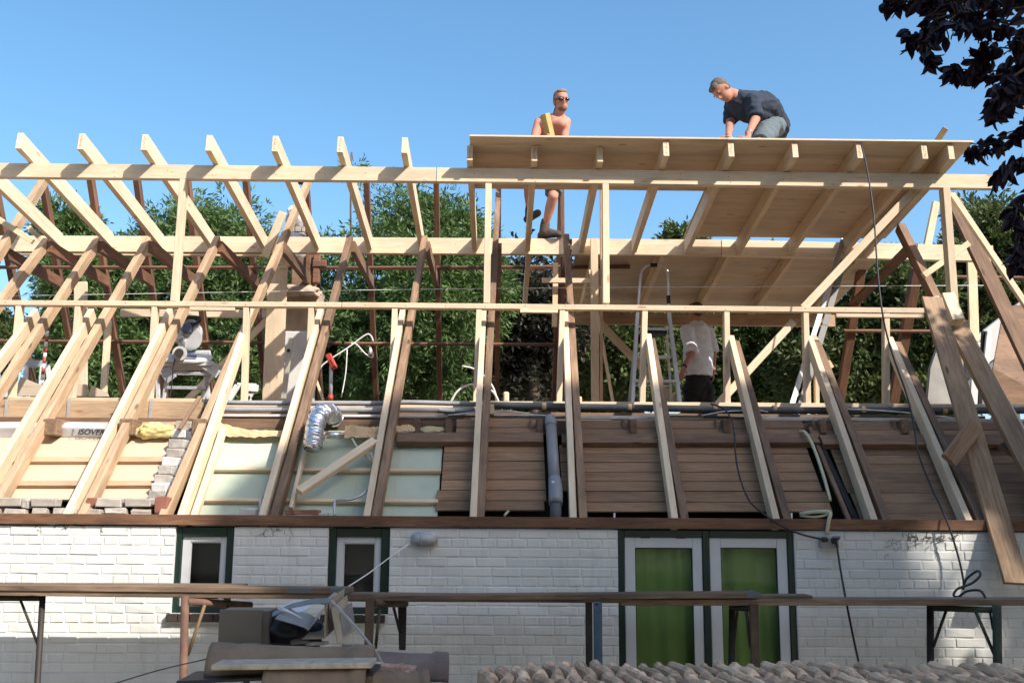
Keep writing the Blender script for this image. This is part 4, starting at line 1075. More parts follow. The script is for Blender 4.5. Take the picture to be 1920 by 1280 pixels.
# folding stool (white) by the wide board
fs = thing('folding_trestle', 'small white folded trestle on the floor beside the mitre saw', 'folding trestle', P(445, 750, 2.6))
for (a, b) in (((423, 751), (443, 721)), ((430, 751), (448, 722)), ((444, 720), (480, 722)), ((463, 751), (482, 724)), ((468, 751), (460, 724))):
    ft('bar', a, b, 2.5, 0.035, 0.03, WHITEP, fs)
ft('plate', (460, 726), (484, 728), 2.48, 0.07, 0.02, WHITEP, fs)
fs = thing('sawhorse', 'white sawhorse standing at the left behind the second stud', 'sawhorse', P(60, 740, 3.6))
ft('top', (42, 680), (79, 681), 3.6, 0.07, 0.12, GALV, fs)
ft('leg', (75, 735), (79, 684), 3.58, 0.05, 0.03, WHITEP, fs); ft('leg', (94, 735), (88, 684), 3.9, 0.05, 0.03, WHITEP, fs); ft('leg', (46, 735), (48, 684), 3.58, 0.05, 0.03, WHITEP, fs)
rp = thing('striped_pole', 'red and white striped pole standing by the sawhorse', 'striped pole', P(80, 715, 3.4))
for i in range(11):
    f0, f1 = i/11, (i+1)/11
    a = (79+12*f0, 712-112*f0); b = (79+12*f1, 712-112*f1)
    mk('stripe', bm_mesh(tube_bm([P(*a, 3.4), P(*b, 3.4)], 0.019, 8, 0), 'stripe'), (REDP if i % 2 else WHITEC), None, rp)
for (pts, lab) in ((((28, 742), (28, 725), (80, 724), (80, 742)), 'tan board standing on edge at the far left'), (((124, 742), (124, 722), (160, 720), (163, 742)), 'tan board standing on edge between the second and third studs'), (((166, 743), (171, 722), (200, 736), (203, 743)), 'tan panel with a cut corner left of the third stud'), (((32, 724), (38, 706), (60, 715), (84, 724)), 'tan crumpled panel lying in front of the sawhorse')):
    o = poly_prism('tan_board', [P(x, y, 2.9) for x, y in pts], (0, 0.03, 0), CHIP); tag(o, lab, 'board')

# ------------------------------------------------------------------ scaffold in front of the wall
YSC = -0.78
def plank(a, b, h, d, label, Y=YSC, mat=PLANK, caps=True):
    t = vbeam('scaffold_plank', a, b, 0, Y, h, d, mat, None); tag(t, label, 'plank', 'scaffold planks along the wall')
    return t
k1 = plank((-80, 1101), (655, 1107.5), 0.037, 0.21, 'upper left scaffold plank with grey metal straps on its end')
plank((-80, 1110), (1180, 1124), 0.036, 0.22, 'long lower scaffold plank running from the left edge under the upper one', YSC+0.012)
k3 = plank((700, 1121.5), (1425, 1115.5), 0.034, 0.21, 'middle scaffold plank tilting up over the double doors', YSC-0.02)
k4 = plank((1165, 1129), (1960, 1129), 0.040, 0.23, 'long right scaffold plank carrying the coiled cable', YSC+0.02)
k5 = plank((1330, 1121), (1524, 1119.5), 0.026, 0.20, 'short dark plank end with a rounded tip at the right of the doors', YSC+0.05)
plank((-80, 1108), (640, 1117), 0.036, 0.2, 'added unseen rear scaffold plank at the left, lengthening the shadow on the wall', YSC+0.25)  # hidden plank added so the scaffold shadow reaches further down the wall
plank((645, 1122), (1900, 1129), 0.036, 0.18, 'rear scaffold plank close to the wall at the right', YSC+0.27)
k6 = plank((-80, 1096), (452, 1098), 0.012, 0.2, 'thin plank edge lying on top behind the left planks', YSC+0.23, PLANK)
def strap(a, b, par, Y=YSC-0.003):
    t = vbeam('metal_strap', a, b, 0, Y, 0.036, 0.215, m_strap, par, None); return t
m_strap = m_plain('strap_steel', (0.13, 0.14, 0.16), 0.5, 0.5)
strap((541, 1106.5), (585, 1107), k1); strap((618, 1107), (654, 1107.5), k1); strap((1400, 1115.7), (1424, 1115.5), k3, YSC-0.024)
def tleg(name, a, b, r, mat, par, Y=YSC, Y1=None): return mk(name, bm_mesh(tube_bm([P(*a, Y), P(*b, Y if Y1 is None else Y1)], r, 12, 0), name), mat, None, par)
def legz(name, px, px2, py, r, mat, par, Y=YSC):
    a = P(px, py, Y); d = P(px2, 1280, Y)-a; k = (0-a.z)/d.z
    return mk(name, bm_mesh(tube_bm([a, a+d*k], r, 12, 0), name), mat, None, par)
GT = 'steel trestles carrying the scaffold planks'
T = thing('trestle', 'dark brown steel trestle at the far left under the planks', 'trestle', P(70, 1280, YSC), GT)
legz('leg', 80, 70, 1117, 0.020, DSTEEL, T, YSC+.1); legz('leg', -40, -50, 1117, 0.020, DSTEEL, T, YSC+.1)
mk('top_bar', bm_mesh(tube_bm([P(-45, 1121, YSC+.1), P(82, 1121, YSC+.1)], 0.018, 10, 0), 'top_bar'), DSTEEL, None, T); tleg('brace', (38, 1123), (71, 1208), 0.009, DSTEEL, T, YSC+.1)
T = thing('trestle', 'rusty orange trestle leg with a yellow brace left of the scrap heap', 'trestle', P(345, 1280, YSC), GT)
legz('leg', 347, 344, 1116, 0.026, RUST, T, YSC-.1); tleg('top_bar', (350, 1127), (470, 1134), 0.024, RUST, T, YSC-.1, YSC+0.35); legz('leg', 466, 462, 1128, 0.022, DSTEEL, T, YSC+.35)
tleg('brace', (384, 1133), (352, 1228), 0.011, YSTEEL, T, YSC-.05, YSC-.09); tleg('brace', (425, 1134), (440, 1160), 0.010, DSTEEL, T, YSC+.1)
T = thing('trestle', 'brown steel trestle beside the second window, right of the scrap heap', 'trestle', P(700, 1280, YSC), GT)
lg = timber('leg', P(694, 1119, YSC-.12), P(694, 1119, YSC-.12)-Vector((0, 0, 1.95)), 0.055, 0.03, (0, 1, 0), BSTEEL, T); tleg('top_bar', (700, 1130), (760, 1131), 0.026, BSTEEL, T, YSC-.1, YSC+.3)
lg = poly_prism('leg', [P(746, 1128, YSC+.3), P(762, 1128, YSC+.3), P(760, 1218, YSC+.3), P(748, 1218, YSC+.3)], (0, 0.04, 0), DSTEEL, T)
tleg('brace', (738, 1138), (750, 1185), 0.010, DSTEEL, T, YSC+.25, YSC+.3); tleg('brace', (712, 1140), (704, 1215), 0.011, GSTEEL, T, YSC); 
T = thing('trestle', 'trestle with a flaking blue leg left of the double doors', 'trestle', P(1110, 1280, YSC), GT)
lg = timber('leg', P(1104, 1129, YSC+.05), P(1104, 1129, YSC+.05)-Vector((0, 0, 1.9)), 0.045, 0.03, (0, 1, 0), DSTEEL, T); lg = timber('leg', P(1120.5, 1128, YSC-.1), P(1120.5, 1128, YSC-.1)-Vector((0, 0, 1.9)), 0.055, 0.035, (0, 1, 0), BLSTEEL, T)
mk('bolt', bm_mesh(tube_bm([P(1119, 1132, YSC-.13), P(1119, 1132, YSC-.11)], 0.008, 8, 0), 'bolt'), DSTEEL, None, T)
T = thing('trestle', 'dark brown trestle standing in front of the right door leaf', 'trestle', P(1400, 1280, YSC), GT)
legz('leg', 1373, 1371, 1135, 0.022, DSTEEL, T, YSC+.2); lg = timber('leg', P(1413, 1131, YSC-.05), P(1413, 1131, YSC-.05)-Vector((0.01, 0, 1.9)), 0.055, 0.035, (0, 1, 0), BSTEEL, T)
tleg('top_bar', (1372, 1138), (1412, 1140), 0.022, DSTEEL, T, YSC+.2, YSC-.03); tleg('brace', (1383, 1145), (1376, 1205), 0.009, BSTEEL, T, YSC+.2); tleg('brace', (1399, 1145), (1408, 1215), 0.012, BSTEEL, T, YSC)
T = thing('trestle', 'mossy green trestle under the coiled cable at the right', 'trestle', P(1800, 1280, YSC), GT)
legz('leg', 1744, 1745, 1135, 0.024, DSTEEL, T, YSC+.25); legz('leg', 1869, 1871, 1133, 0.029, GSTEEL, T, YSC-.05); tleg('top_bar', (1744, 1139), (1866, 1143), 0.021, GSTEEL, T, YSC+.25, YSC-.02)
tleg('brace', (1774, 1144), (1750, 1212), 0.010, DSTEEL, T, YSC+.2); tleg('brace', (1829, 1145), (1866, 1230), 0.011, GSTEEL, T, YSC); tleg('brace', (1856, 1146), (1862, 1180), 0.008, DSTEEL, T, YSC)

# ------------------------------------------------------------------ scrap heap at the lower left
YH = -3.3
def platform(name, x0, x1, y0, y1, ztop, label):
    pf = thing(name, label, 'pallet stack', ((x0+x1)/2, (y0+y1)/2, 0))
    n = 9; hh = ztop/n
    for k in range(n):
        z = k*hh
        for j in range(4):
            yy = y0+(y1-y0)*(j+.5)/4
            boxw('board', (x0, yy-.09, z+hh-.025), (x1, yy+.09, z+hh-.001), PLANK, pf)
        for j in range(3):
            xx = x0+.05+(x1-x0-.1)*j/2
            boxw('block', (xx-.05, y0+.02, z), (xx+.05, y1-.02, z+hh-.026), PLANK, pf)
    return pf
z_h = P(500, 1275, YH).z-0.16
platform('pallet_stack', -1.45, -0.18, -3.9, -3.0, z_h, 'stacked wooden pallets under the scrap heap')
def rz_box(name, px0, px1, y0, y1, Y, d, mat, label, cat, par=None, bev=0.003, rz=0):
    a, b = P(px0, y1, Y), P(px1, y0, Y)
    me = bm_mesh(box_bm(b.x-a.x, d, b.z-a.z, bev), name)
    o = mk(name, me, mat, Matrix.Translation(((a.x+b.x)/2, Y+d/2, (a.z+b.z)/2)) @ Matrix.Rotation(rz, 4, 'Z'), par)
    if label: tag(o, label, cat)
    return o
cb = thing('metal_cabinet', 'small grey brown metal box standing on the scrap heap', 'metal box', P(450, 1200, YH))
rz_box('front', 408, 492, 1142.5, 1212, YH, 0.012, GCAB, None, None, cb, 0.002)
rz_box('body', 409, 506, 1144, 1212, YH+0.016, 0.16, GCAB, None, None, cb, 0.004)
bm = bmesh.new()
def strip3(name, pts, width_vec, mat, label, cat, th=0.0015):
    """folded sheet: poly line swept by width_vec"""
    V, Fc = [], []
    wv = Vector(width_vec)
    for p in pts: V += [Vector(p), Vector(p)+wv]
    n0 = len(V)
    nrm = Vector((0, 0, 0))
    for i in range(len(pts)-1):
        Fc.append((2*i, 2*i+1, 2*i+3, 2*i+2))
    o = pydata(name, V, Fc, mat, None)
    so_ = o.modifiers.new('thickness', 'SOLIDIFY'); so_.thickness = th*2
    if label: tag(o, label, cat)
    return o
ZINC = m_plain('dull_zinc', (0.30, 0.29, 0.27), 0.45, 0.55, nz=0.3, ns=8)
ZBR = m_plain('tan_coated_metal', (0.36, 0.30, 0.22), 0.6, 0.1, nz=0.25, ns=9)
GM = 'bent metal profiles on the scrap heap'
o = strip3('metal_band', [P(512, 1146, YH), P(548, 1130, YH-.02), P(590, 1121, YH-.03), P(620, 1120, YH-.05)], (0.0, -0.02, -0.018), ZINC, 'shiny metal band arching over the scrap heap from the grey box', 'metal band')
o = strip3('metal_band', [P(616, 1122, YH-.05), P(650, 1158, YH-.08), P(690, 1205, YH-.12), P(710, 1237, YH-.15)], (0.018, -0.01, -0.004), ALU, 'pale metal band slanting down right over the scrap heap', 'metal band')
def prof(pl, Y0, back, mat, label):
    o = strip3('metal_profile', [P(x, y, Y0) for x, y in pl], back, mat, label, 'metal profile'); o['group'] = GM; return o
prof([(566, 1198), (608, 1197), (610, 1133), (602, 1130)], YH-.04, (0.02, 0.22, 0.03), ZBR, 'open square edged profile facing the camera in the scrap heap')
prof([(516, 1160), (570, 1176), (578, 1182), (612, 1138)], YH-.08, (0.0, 0.16, 0.035), ZINC, 'V shaped bent profile lying above the square edged one')
prof([(620, 1140), (632, 1207), (638, 1207)], YH-.02, (0.035, 0.20, 0.04), ZBR, 'upright tan profile at the right of the bent metal')
prof([(636, 1150), (642, 1195)], YH+.05, (0.03, 0.14, 0.04), ZINC, 'upright zinc profile behind the tan one')
prof([(618, 1122), (616, 1150), (622, 1165)], YH+.0, (0.03, 0.2, 0.03), ZBR, 'short folded profile at the peak of the heap')
prof([(525, 1140), (540, 1138), (560, 1150)], YH+.06, (0.04, 0.1, 0.02), ALU, 'bright folded profile behind the shiny spike')
sp_ = tag(mk('metal_spike', bm_mesh(tube_bm([P(527, 1141, YH-.1), P(545, 1148, YH-.12), P(567, 1159, YH-.14)], lambda t: 0.010*(1-t)+0.001, 8, 2), 'metal_spike'), ALU, None), 'shiny tapered metal spike on the bent metal', 'metal scrap')
lump('dark_bag', P(545, 1185, YH+.12), 0.13, 0.08, 0.07, (1, 0, 0), CABLE, 0.4, 14, 'black crumpled bag under the bent metal', 'bag', 21)
# ridge tiles
def ridge(name, p0, p1, Y0, Y1, r0, r1, mat, label, th=0.016, sq=1.0):
    a, b = P(*p0, Y0), P(*p1, Y1)
    m4 = frame(a, b-a, (0, 0, 1)); L = (b-a).length
    V, Fc = [], []; nu, nx = 18, 24
    for i in range(nx+1):
        u = i/nx
        r = r0+(r1-r0)*u + (0.012 if u > 0.86 else 0) + 0.002*noise.noise(Vector((u*9, 0, r0*50)))
        for s_ in (0, 1):
            for k in range(nu+1):
                th_ = math.pi*k/nu
                rr = r-(th if s_ else 0)
                V.append(Vector((u*L, -rr*math.cos(th_)*sq, rr*math.sin(th_)+0.004*noise.noise(Vector((u*7, th_*2, 4))))))
    W_ = 2*(nu+1)
    for i in range(nx):
        for k in range(nu):
            a0 = i*W_+k; Fc.append((a0, a0+1, a0+1+W_, a0+W_)); a1 = a0+nu+1; Fc.append((a1, a1+W_, a1+1+W_, a1+1))
        e = i*W_; Fc.append((e, e+W_, e+W_+nu+1, e+nu+1)); e = i*W_+nu; Fc.append((e, e+nu+1, e+nu+1+W_, e+W_))
    for i in (0, nx):
        for k in range(nu):
            a0 = i*W_+k; q = (a0, a0+nu+1, a0+nu+2, a0+1); Fc.append(q if i == 0 else q[::-1])
    o = pydata(name, V, Fc, mat, None, True, m4); tag(o, label, 'ridge tile', 'ridge tiles on the scrap heap'); return o
ridge('ridge_tile', (392, 1262), (700, 1268), YH-.26, YH-.20, 0.118, 0.108, TILE, 'long grey brown ridge tile lying in front of the grey metal box')
ridge('ridge_tile', (640, 1264), (838, 1272), YH+.25, YH+.30, 0.110, 0.102, m_plain('rosy_concrete', (0.17, 0.13, 0.115), 0.85, nz=0.3, ns=7, bump=0.3), 'rosy grey ridge tile at the right end of the heap')
ridge('ridge_tile', (500, 1300), (690, 1296), YH-.42, YH-.42, 0.11, 0.10, TILE, 'ridge tile lowest in the heap, cut by the photo edge')
ridge('ridge_tile', (690, 1300), (800, 1300), YH+.0, YH+.05, 0.10, 0.09, TILE, 'small mossy ridge tile below the broken bricks')
wb_ = vbeam('white_edged_board', (395, 1251), (697, 1247), 0, YH-.50, 0.020, 0.15, m_plain('dirty_white_paint', (0.42, 0.37, 0.29), 0.7, nz=0.35, ns=20)); tag(wb_, 'narrow board with a dirty white edge across the ridge tile', 'board')
wb_ = vbeam('black_sheet', (330, 1279), (700, 1264), 0, YH-.46, 0.012, 0.25, CABLE); tag(wb_, 'black curved sheet under the white edged board', 'sheet')
random.seed(31)
bricklab = ['pale broken brick at the left of the rubble row', 'pinkish broken brick in the middle of the rubble row', 'pinkish broken brick, third of the rubble row', 'square broken brick at the right of the rubble row', 'mossy brick end under the rubble row']
for i, (px, py, s) in enumerate(((725, 1255, .5), (745, 1256, .5), (765, 1258, .55), (770, 1268, .45), (732, 1273, .6))):
    me = random.choice(GB).copy(); me.materials.clear(); me.materials.append(m_plain('pink_brick%d' % i, (0.42, 0.27, 0.20), 0.95, nz=0.4, ns=18, bump=0.7))
    o = mk('broken_brick', me, None, Matrix.Translation(P(px, py, YH+.12-(.08 if i > 2 else 0))) @ Matrix.Rotation(random.uniform(-.3, .3), 4, 'Z') @ Matrix.Rotation(random.uniform(-.2, .2), 4, 'Y') @ Matrix.Diagonal((s*.6, .7, .7, 1)))
    tag(o, bricklab[i], 'brick', 'broken bricks on the scrap heap')
pipe('black_wire', [P(200, 1285, -2.2), P(300, 1255, -2.2), P(395, 1233, -2.6)], 0.003, CABLE, 'thin dark wire running up to the scrap heap from the left', 'wire')

random.seed(61)
for k, (px, py, lab) in enumerate(((470, 1211, 'flat grey slate shard lying at the foot of the grey metal box'), (560, 1205, 'dark broken shard between the metal profiles and the ridge tile'), (655, 1212, 'tan broken shard right of the upright profiles'), (596, 1209, 'small zinc offcut under the open square edged profile'), (700, 1246, 'small grey rubble piece at the end of the white edged board'))):
    n = 6; c = P(px, py, YH-.02)
    pts = [c+Vector((math.cos(6.28*i/n)*random.uniform(.03, .055), math.sin(6.28*i/n)*random.uniform(.02, .04), random.uniform(-.006, .006))) for i in range(n)]
    o = poly_prism('shard', pts, (0, 0, 0.012), (TILE, GCAB, ZBR, ZINC, MORTAR)[k], None); tag(o, lab, 'shard')

# ------------------------------------------------------------------ stacked roof tiles at the lower right
def tile_mesh(seed):
    random.seed(seed)
    ny, nz2 = 14, 8
    L, Hh, th = 0.335, 0.42, 0.040
    V, Fc = [], []
    amp = random.uniform(0.014, 0.020)
    for s_ in (0, 1):
        for j in range(nz2+1):
            for i in range(ny+1):
                u, v = i/ny, j/nz2
                y = (u-.5)*L
                x = amp*math.sin(u*2*math.pi+0.5)+0.004*noise.noise(Vector((u*3+seed, v*3, 0)))
                th_ = th*(1+0.25*noise.noise(Vector((u*4, v*2, seed*3.3)))) * (1.35 if u < .12 else 1)
                z = (v-1)*Hh
                if j == nz2: z += 0.010*noise.noise(Vector((u*5+seed*2, 0, 0))) - 0.022*(abs(u-.5)*2)**5
                if j == nz2: th_ *= 0.45
                if j == nz2-1: z = -0.012 - 0.018*(abs(u-.5)*2)**5
                V.append(Vector((x+(th_/2 if s_ else -th_/2), y, z)))
    W_ = ny+1; n1 = W_*(nz2+1)
    for j in range(nz2):
        for i in range(ny):
            a = j*W_+i; Fc.append((a, a+W_, a+W_+1, a+1)); b = a+n1; Fc.append((b, b+1, b+W_+1, b+W_))
    for i in range(ny):
        a = nz2*W_+i; Fc.append((a, a+n1, a+n1+1, a+1)); a = i; Fc.append((a, a+1, a+n1+1, a+n1))
    for j in range(nz2):
        a = j*W_; Fc.append((a, a+n1, a+n1+W_, a+W_)); a = j*W_+ny; Fc.append((a, a+W_, a+n1+W_, a+n1))
    me = bpy.data.meshes.new('roof_tile'); me.from_pydata([tuple(v) for v in V], [], Fc); me.update()
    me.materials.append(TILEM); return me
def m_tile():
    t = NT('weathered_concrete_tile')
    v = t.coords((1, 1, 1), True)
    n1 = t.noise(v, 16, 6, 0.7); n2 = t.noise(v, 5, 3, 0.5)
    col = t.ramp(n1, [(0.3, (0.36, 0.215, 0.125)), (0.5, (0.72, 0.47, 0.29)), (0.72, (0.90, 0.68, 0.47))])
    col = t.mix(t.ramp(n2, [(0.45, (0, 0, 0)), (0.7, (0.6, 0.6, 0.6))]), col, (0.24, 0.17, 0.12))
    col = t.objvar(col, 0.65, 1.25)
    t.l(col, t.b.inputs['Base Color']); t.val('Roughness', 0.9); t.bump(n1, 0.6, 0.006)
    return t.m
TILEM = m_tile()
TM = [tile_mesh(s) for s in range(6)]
def ordn(k): return str(k)+('th' if 10 <= k % 100 <= 20 else {1: 'st', 2: 'nd', 3: 'rd'}.get(k % 10, 'th'))
random.seed(77)
ztile = 1.880
nt_ = 0
for r_ in range(4):
    yc = -3.47 - r_*0.335
    x = P(915, 1250, yc).x + (0.03 if r_ % 2 else 0) - r_*0.01
    xe = P(1920, 1250, yc).x+0.25
    k_row = 0
    while x < xe:
        k_row += 1
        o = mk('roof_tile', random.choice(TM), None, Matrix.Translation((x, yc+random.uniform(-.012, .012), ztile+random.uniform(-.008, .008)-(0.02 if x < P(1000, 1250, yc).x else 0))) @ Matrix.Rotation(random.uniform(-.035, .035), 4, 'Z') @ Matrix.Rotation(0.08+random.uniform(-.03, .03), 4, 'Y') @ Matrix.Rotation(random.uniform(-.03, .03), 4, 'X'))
        pos = ['back', 'second', 'third', 'front'][r_]
        o['kind'] = 'thing'; tag(o, 'roof tile on edge, %s row, %s from the left end of the stack' % (pos, ordn(k_row)), 'roof tile', 'roof tiles in the %s row of the stack' % pos)
        x += random.uniform(0.060, 0.067); nt_ += 1
platform('pallet_stack', P(915, 1250, -3.9).x-.1, 2.6, -4.75, -3.3, 1.42, 'stacked wooden pallets under the standing roof tiles')

# dried climber roots on the white wall
def vine(name, x0, x1, y0, y1, n, label, seed):
    rg_ = random.Random(seed); bm = bmesh.new()
    for _ in range(n):
        x, y = rg_.uniform(x0, x1), rg_.uniform(y0, y0+(y1-y0)*rg_.random()**1.2)
        a = rg_.uniform(0, 6.28); L_ = rg_.uniform(4, 16); pts = []
        for k in range(5):
            pts.append(P(x, y, -0.0145-rg_.uniform(0, .004))); a += rg_.uniform(-.9, .9); x += math.cos(a)*L_*.3; y += math.sin(a)*L_*.3
        tube_bm(pts, lambda t: 0.0022*(1-t*.6), 4, 2, bm)
    o = mk(name, bm_mesh(bm, name), m_plain('dry_root', (0.10, 0.075, 0.055), 0.95), None); tag(o, label, 'dried vine'); o['kind'] = 'stuff'
vine('dried_vine', 1690, 1792, 1006, 1032, 60, 'dried climber roots clinging under the eaves on the right white wall', 1)
vine('dried_vine', 490, 545, 990, 1022, 14, 'a few dried climber roots between the two windows', 2)
vine('dried_vine', 1662, 1690, 1015, 1060, 8, 'thin dried climber stem left of the root patch on the right wall', 3)
vine('dried_vine', 60, 250, 985, 1000, 14, 'sparse dried roots under the wall plate at the left', 4)

# ------------------------------------------------------------------ trees
def leaves_mesh(name, C, D, L, Wd, fold=0.25, droop=0.0):
    """C centres, D directions (unit), L lengths, Wd widths -> kite shaped leaves with a folded midrib"""
    n = len(C)
    U = RNG.normal(size=(n, 3)); U -= (U*D).sum(1, keepdims=True)*D; U /= np.linalg.norm(U, axis=1, keepdims=True)
    N = np.cross(D, U)
    L = L[:, None]; Wd = Wd[:, None]
    a = C; b = C+D*L*0.42+U*Wd*0.5+N*Wd*fold*0.5; c = C+D*L; d = C+D*L*0.42-U*Wd*0.5+N*Wd*fold*0.5
    V = np.stack([a, b, c, d], 1).reshape(-1, 3).astype(np.float32)
    idx = np.arange(n)[:, None]*4
    T_ = np.concatenate([idx+0, idx+1, idx+2, idx+0, idx+2, idx+3], 1).reshape(-1).astype(np.int32)
    me = bpy.data.meshes.new(name)
    me.vertices.add(len(V)); me.vertices.foreach_set('co', V.reshape(-1))
    me.loops.add(len(T_)); me.loops.foreach_set('vertex_index', T_)
    nf = 2*n
    me.polygons.add(nf); me.polygons.foreach_set('loop_start', np.arange(nf, dtype=np.int32)*3)
    try: me.polygons.foreach_set('loop_total', np.full(nf, 3, dtype=np.int32))
    except Exception: pass
    me.update(calc_edges=True)
    return me
def unit(a): return a/np.maximum(np.linalg.norm(a, axis=-1, keepdims=True), 1e-9)
def crown_points(c, r, nblob, per, sprays, seed, blob=0.33):
    """sprays of leaves spread over the surface of many small blobs inside an ellipsoid"""
    rg = np.random.default_rng(seed)
    q = unit(rg.normal(size=(nblob, 3)))*(rg.uniform(0.25, 1.0, (nblob, 1))**0.5)
    B = c+q*r*(1-blob*0.6)
    R_ = blob*r.mean()*rg.uniform(0.55, 1.25, nblob)
    Cs, Ds = [], []
    for i in range(nblob):
        m = int(sprays*rg.uniform(0.55, 1.15))
        d = unit(rg.normal(size=(m, 3))*np.array([1, 1, 0.75]))
        rad_ = R_[i]*rg.uniform(0.45, 1.12, (m, 1))
        base = B[i]+d*rad_
        sd = unit(d+rg.normal(size=(m, 3))*0.55+np.array([0, 0, -0.15]))
        # leaves along each spray twig
        t_ = rg.uniform(0, 1, (m, per, 1))
        side = unit(rg.normal(size=(m, per, 3)))
        pos = base[:, None, :]+sd[:, None, :]*t_*0.34+side*0.03
        dr = unit(sd[:, None, :]*0.8+side*0.75)
        Cs.append(pos.reshape(-1, 3)); Ds.append(dr.reshape(-1, 3))
    return np.concatenate(Cs), np.concatenate(Ds), B
def tree(name, cx, cy, rx, ry, Y, label, mat=LEAF, L=0.13, W_=0.034, nblob=34, sprays=120, per=12, seed=1, group=None, cat='tree', blob=0.33, ryd=None):
    c = P(cx, cy, Y)
    d = (c-EYE).dot(fw); k = d/F_PX
    r = np.array([rx*k, (ryd or rx*k*0.8), ry*k])
    Cc, Dd, B = crown_points(np.array(c), r, nblob, per, sprays, seed, blob)
    n = len(Cc)
    o = thing(name, label, cat, (c.x, c.y, 0), group)
    me = leaves_mesh('crown', Cc, Dd, RNG.uniform(0.7, 1.3, n)*L, RNG.uniform(0.7, 1.3, n)*W_)
    mk('crown', me, mat, None, o)
    tr_ = 0.2 if rx > 20 else 0.04
    bm = tube_bm([(c.x, c.y, 0), (c.x+.1, c.y, c.z*0.5), (c.x-.05, c.y, c.z), (c.x, c.y, c.z+r[2]*0.6)], lambda t: tr_*(1-t*0.85), 8, 4)
    rg = random.Random(seed)
    for b in B[::3]:
        s_ = Vector((c.x, c.y, c.z-r[2]*rg.uniform(0.1, 0.7)))
        e_ = Vector(b); tube_bm([s_, (s_+e_)/2+Vector((0, 0, .15)), e_], lambda t: 0.05*(1-t*0.8), 5, 3, bm)
    mk('trunk', bm_mesh(bm, 'trunk'), BARK, None, o)
    return o
GR = 'trees behind the roof'
tree('feathery_tree', 165, 600, 85, 200, 11.5, 'feathery green tree at the left with its top under the header beam', seed=2, nblob=34, sprays=110, group=GR, blob=0.36)
tree('feathery_tree', 120, 450, 50, 75, 12.0, 'small feathery tree top leaning out over the left sky', seed=22, nblob=14, sprays=70, group=GR)
tree('feathery_tree', 400, 570, 175, 225, 12.5, 'broad feathery green tree left of the chimney', seed=3, nblob=70, sprays=110, group=GR, blob=0.27)
tree('feathery_tree', 770, 560, 190, 220, 12.0, 'broad feathery green tree in the middle behind the sixth and seventh rafters', seed=4, nblob=80, sprays=110, group=GR, blob=0.26)
tree('feathery_tree', 662, 318, 13, 26, 13.0, 'single feathery tip rising above the header beam', seed=6, nblob=3, sprays=16, per=9, group=GR, blob=0.6)
tree('feathery_tree', 590, 640, 90, 150, 13.0, 'low feathery tree behind the chimney', seed=5, nblob=30, sprays=110, group=GR)
tree('copper_tree', 1000, 590, 105, 165, 13.0, 'dark copper leaved tree below the shirtless man', LEAFP, 0.14, 0.07, 34, 90, 10, 7, GR)
tree('oak_tree', 1190, 640, 120, 150, 14.0, 'mid green tree behind the step ladder', LEAFD, 0.14, 0.06, 40, 100, 11, 8, GR)
tree('oak_tree', 1290, 560, 70, 155, 16.0, 'bushy tree whose top shows in the gap right of the blue sky', LEAFD, 0.14, 0.06, 34, 90, 11, 9, GR)
tree('oak_tree', 1420, 620, 170, 175, 16.5, 'wide green tree top showing under the plywood deck', LEAFD, 0.14, 0.06, 60, 100, 11, 10, GR, blob=0.27)
tree('oak_tree', 1570, 660, 120, 160, 14.0, 'green tree behind the long brace and ladder', LEAFD, 0.14, 0.06, 44, 100, 11, 12, GR)
tree('dark_tree', 1700, 580, 70, 165, 13.0, 'dark tree behind the steep rafters at the right', LEAFD, 0.14, 0.06, 30, 90, 10, 13, GR)
tree('dark_tree', 1690, 640, 90, 120, 14.5, 'deep green tree filling in behind the dark one', LEAFD, 0.14, 0.06, 34, 100, 11, 23, GR)
tree('oak_tree', 1875, 540, 130, 195, 13.5, 'tall olive green tree at the right edge', LEAFD, 0.14, 0.06, 60, 110, 11, 14, GR, blob=0.27)
tree('bushy_tree', -25, 640, 50, 60, 15.0, 'small tree at the left edge low in the sky', LEAFD, 0.13, 0.05, 14, 70, 10, 15, GR)
# unseen trees behind and beside the camera, added to block sky light
for k, (x, y, r, h) in enumerate(((-14, -15, 4.5, 6), (-7, -20, 5, 7), (1, -22, 5, 7), (-16, -4, 3.5, 5.5), (11, -20, 4.5, 5.5), (15, -3, 4, 6))):
    o = thing('sky_blocking_tree', ['added unseen tree left of the house, blocking sky light', 'added unseen tree far behind the camera, blocking sky light', 'added unseen broad tree behind the camera, blocking sky light', 'added unseen tree beside the left gable, blocking sky light', 'added unseen tree behind to the right, blocking sky light', 'added unseen tree beside the right gable, blocking sky light'][k], 'tree', (x, y, 0), 'added unseen trees blocking sky light')
    Cc, Dd, B = crown_points(np.array([x, y, h]), np.array([r, r, h*0.8]), 60, 8, 60, 200+k, 0.3)
    mk('crown', leaves_mesh('crown', Cc, Dd, RNG.uniform(.7, 1.3, len(Cc))*0.45, RNG.uniform(.7, 1.3, len(Cc))*0.3), LEAF, None, o)
    mk('trunk', bm_mesh(tube_bm([(x, y, 0), (x+.1, y, h*.5), (x, y, h)], lambda t: 0.25*(1-t*.7), 8, 3), 'trunk'), BARK, None, o)
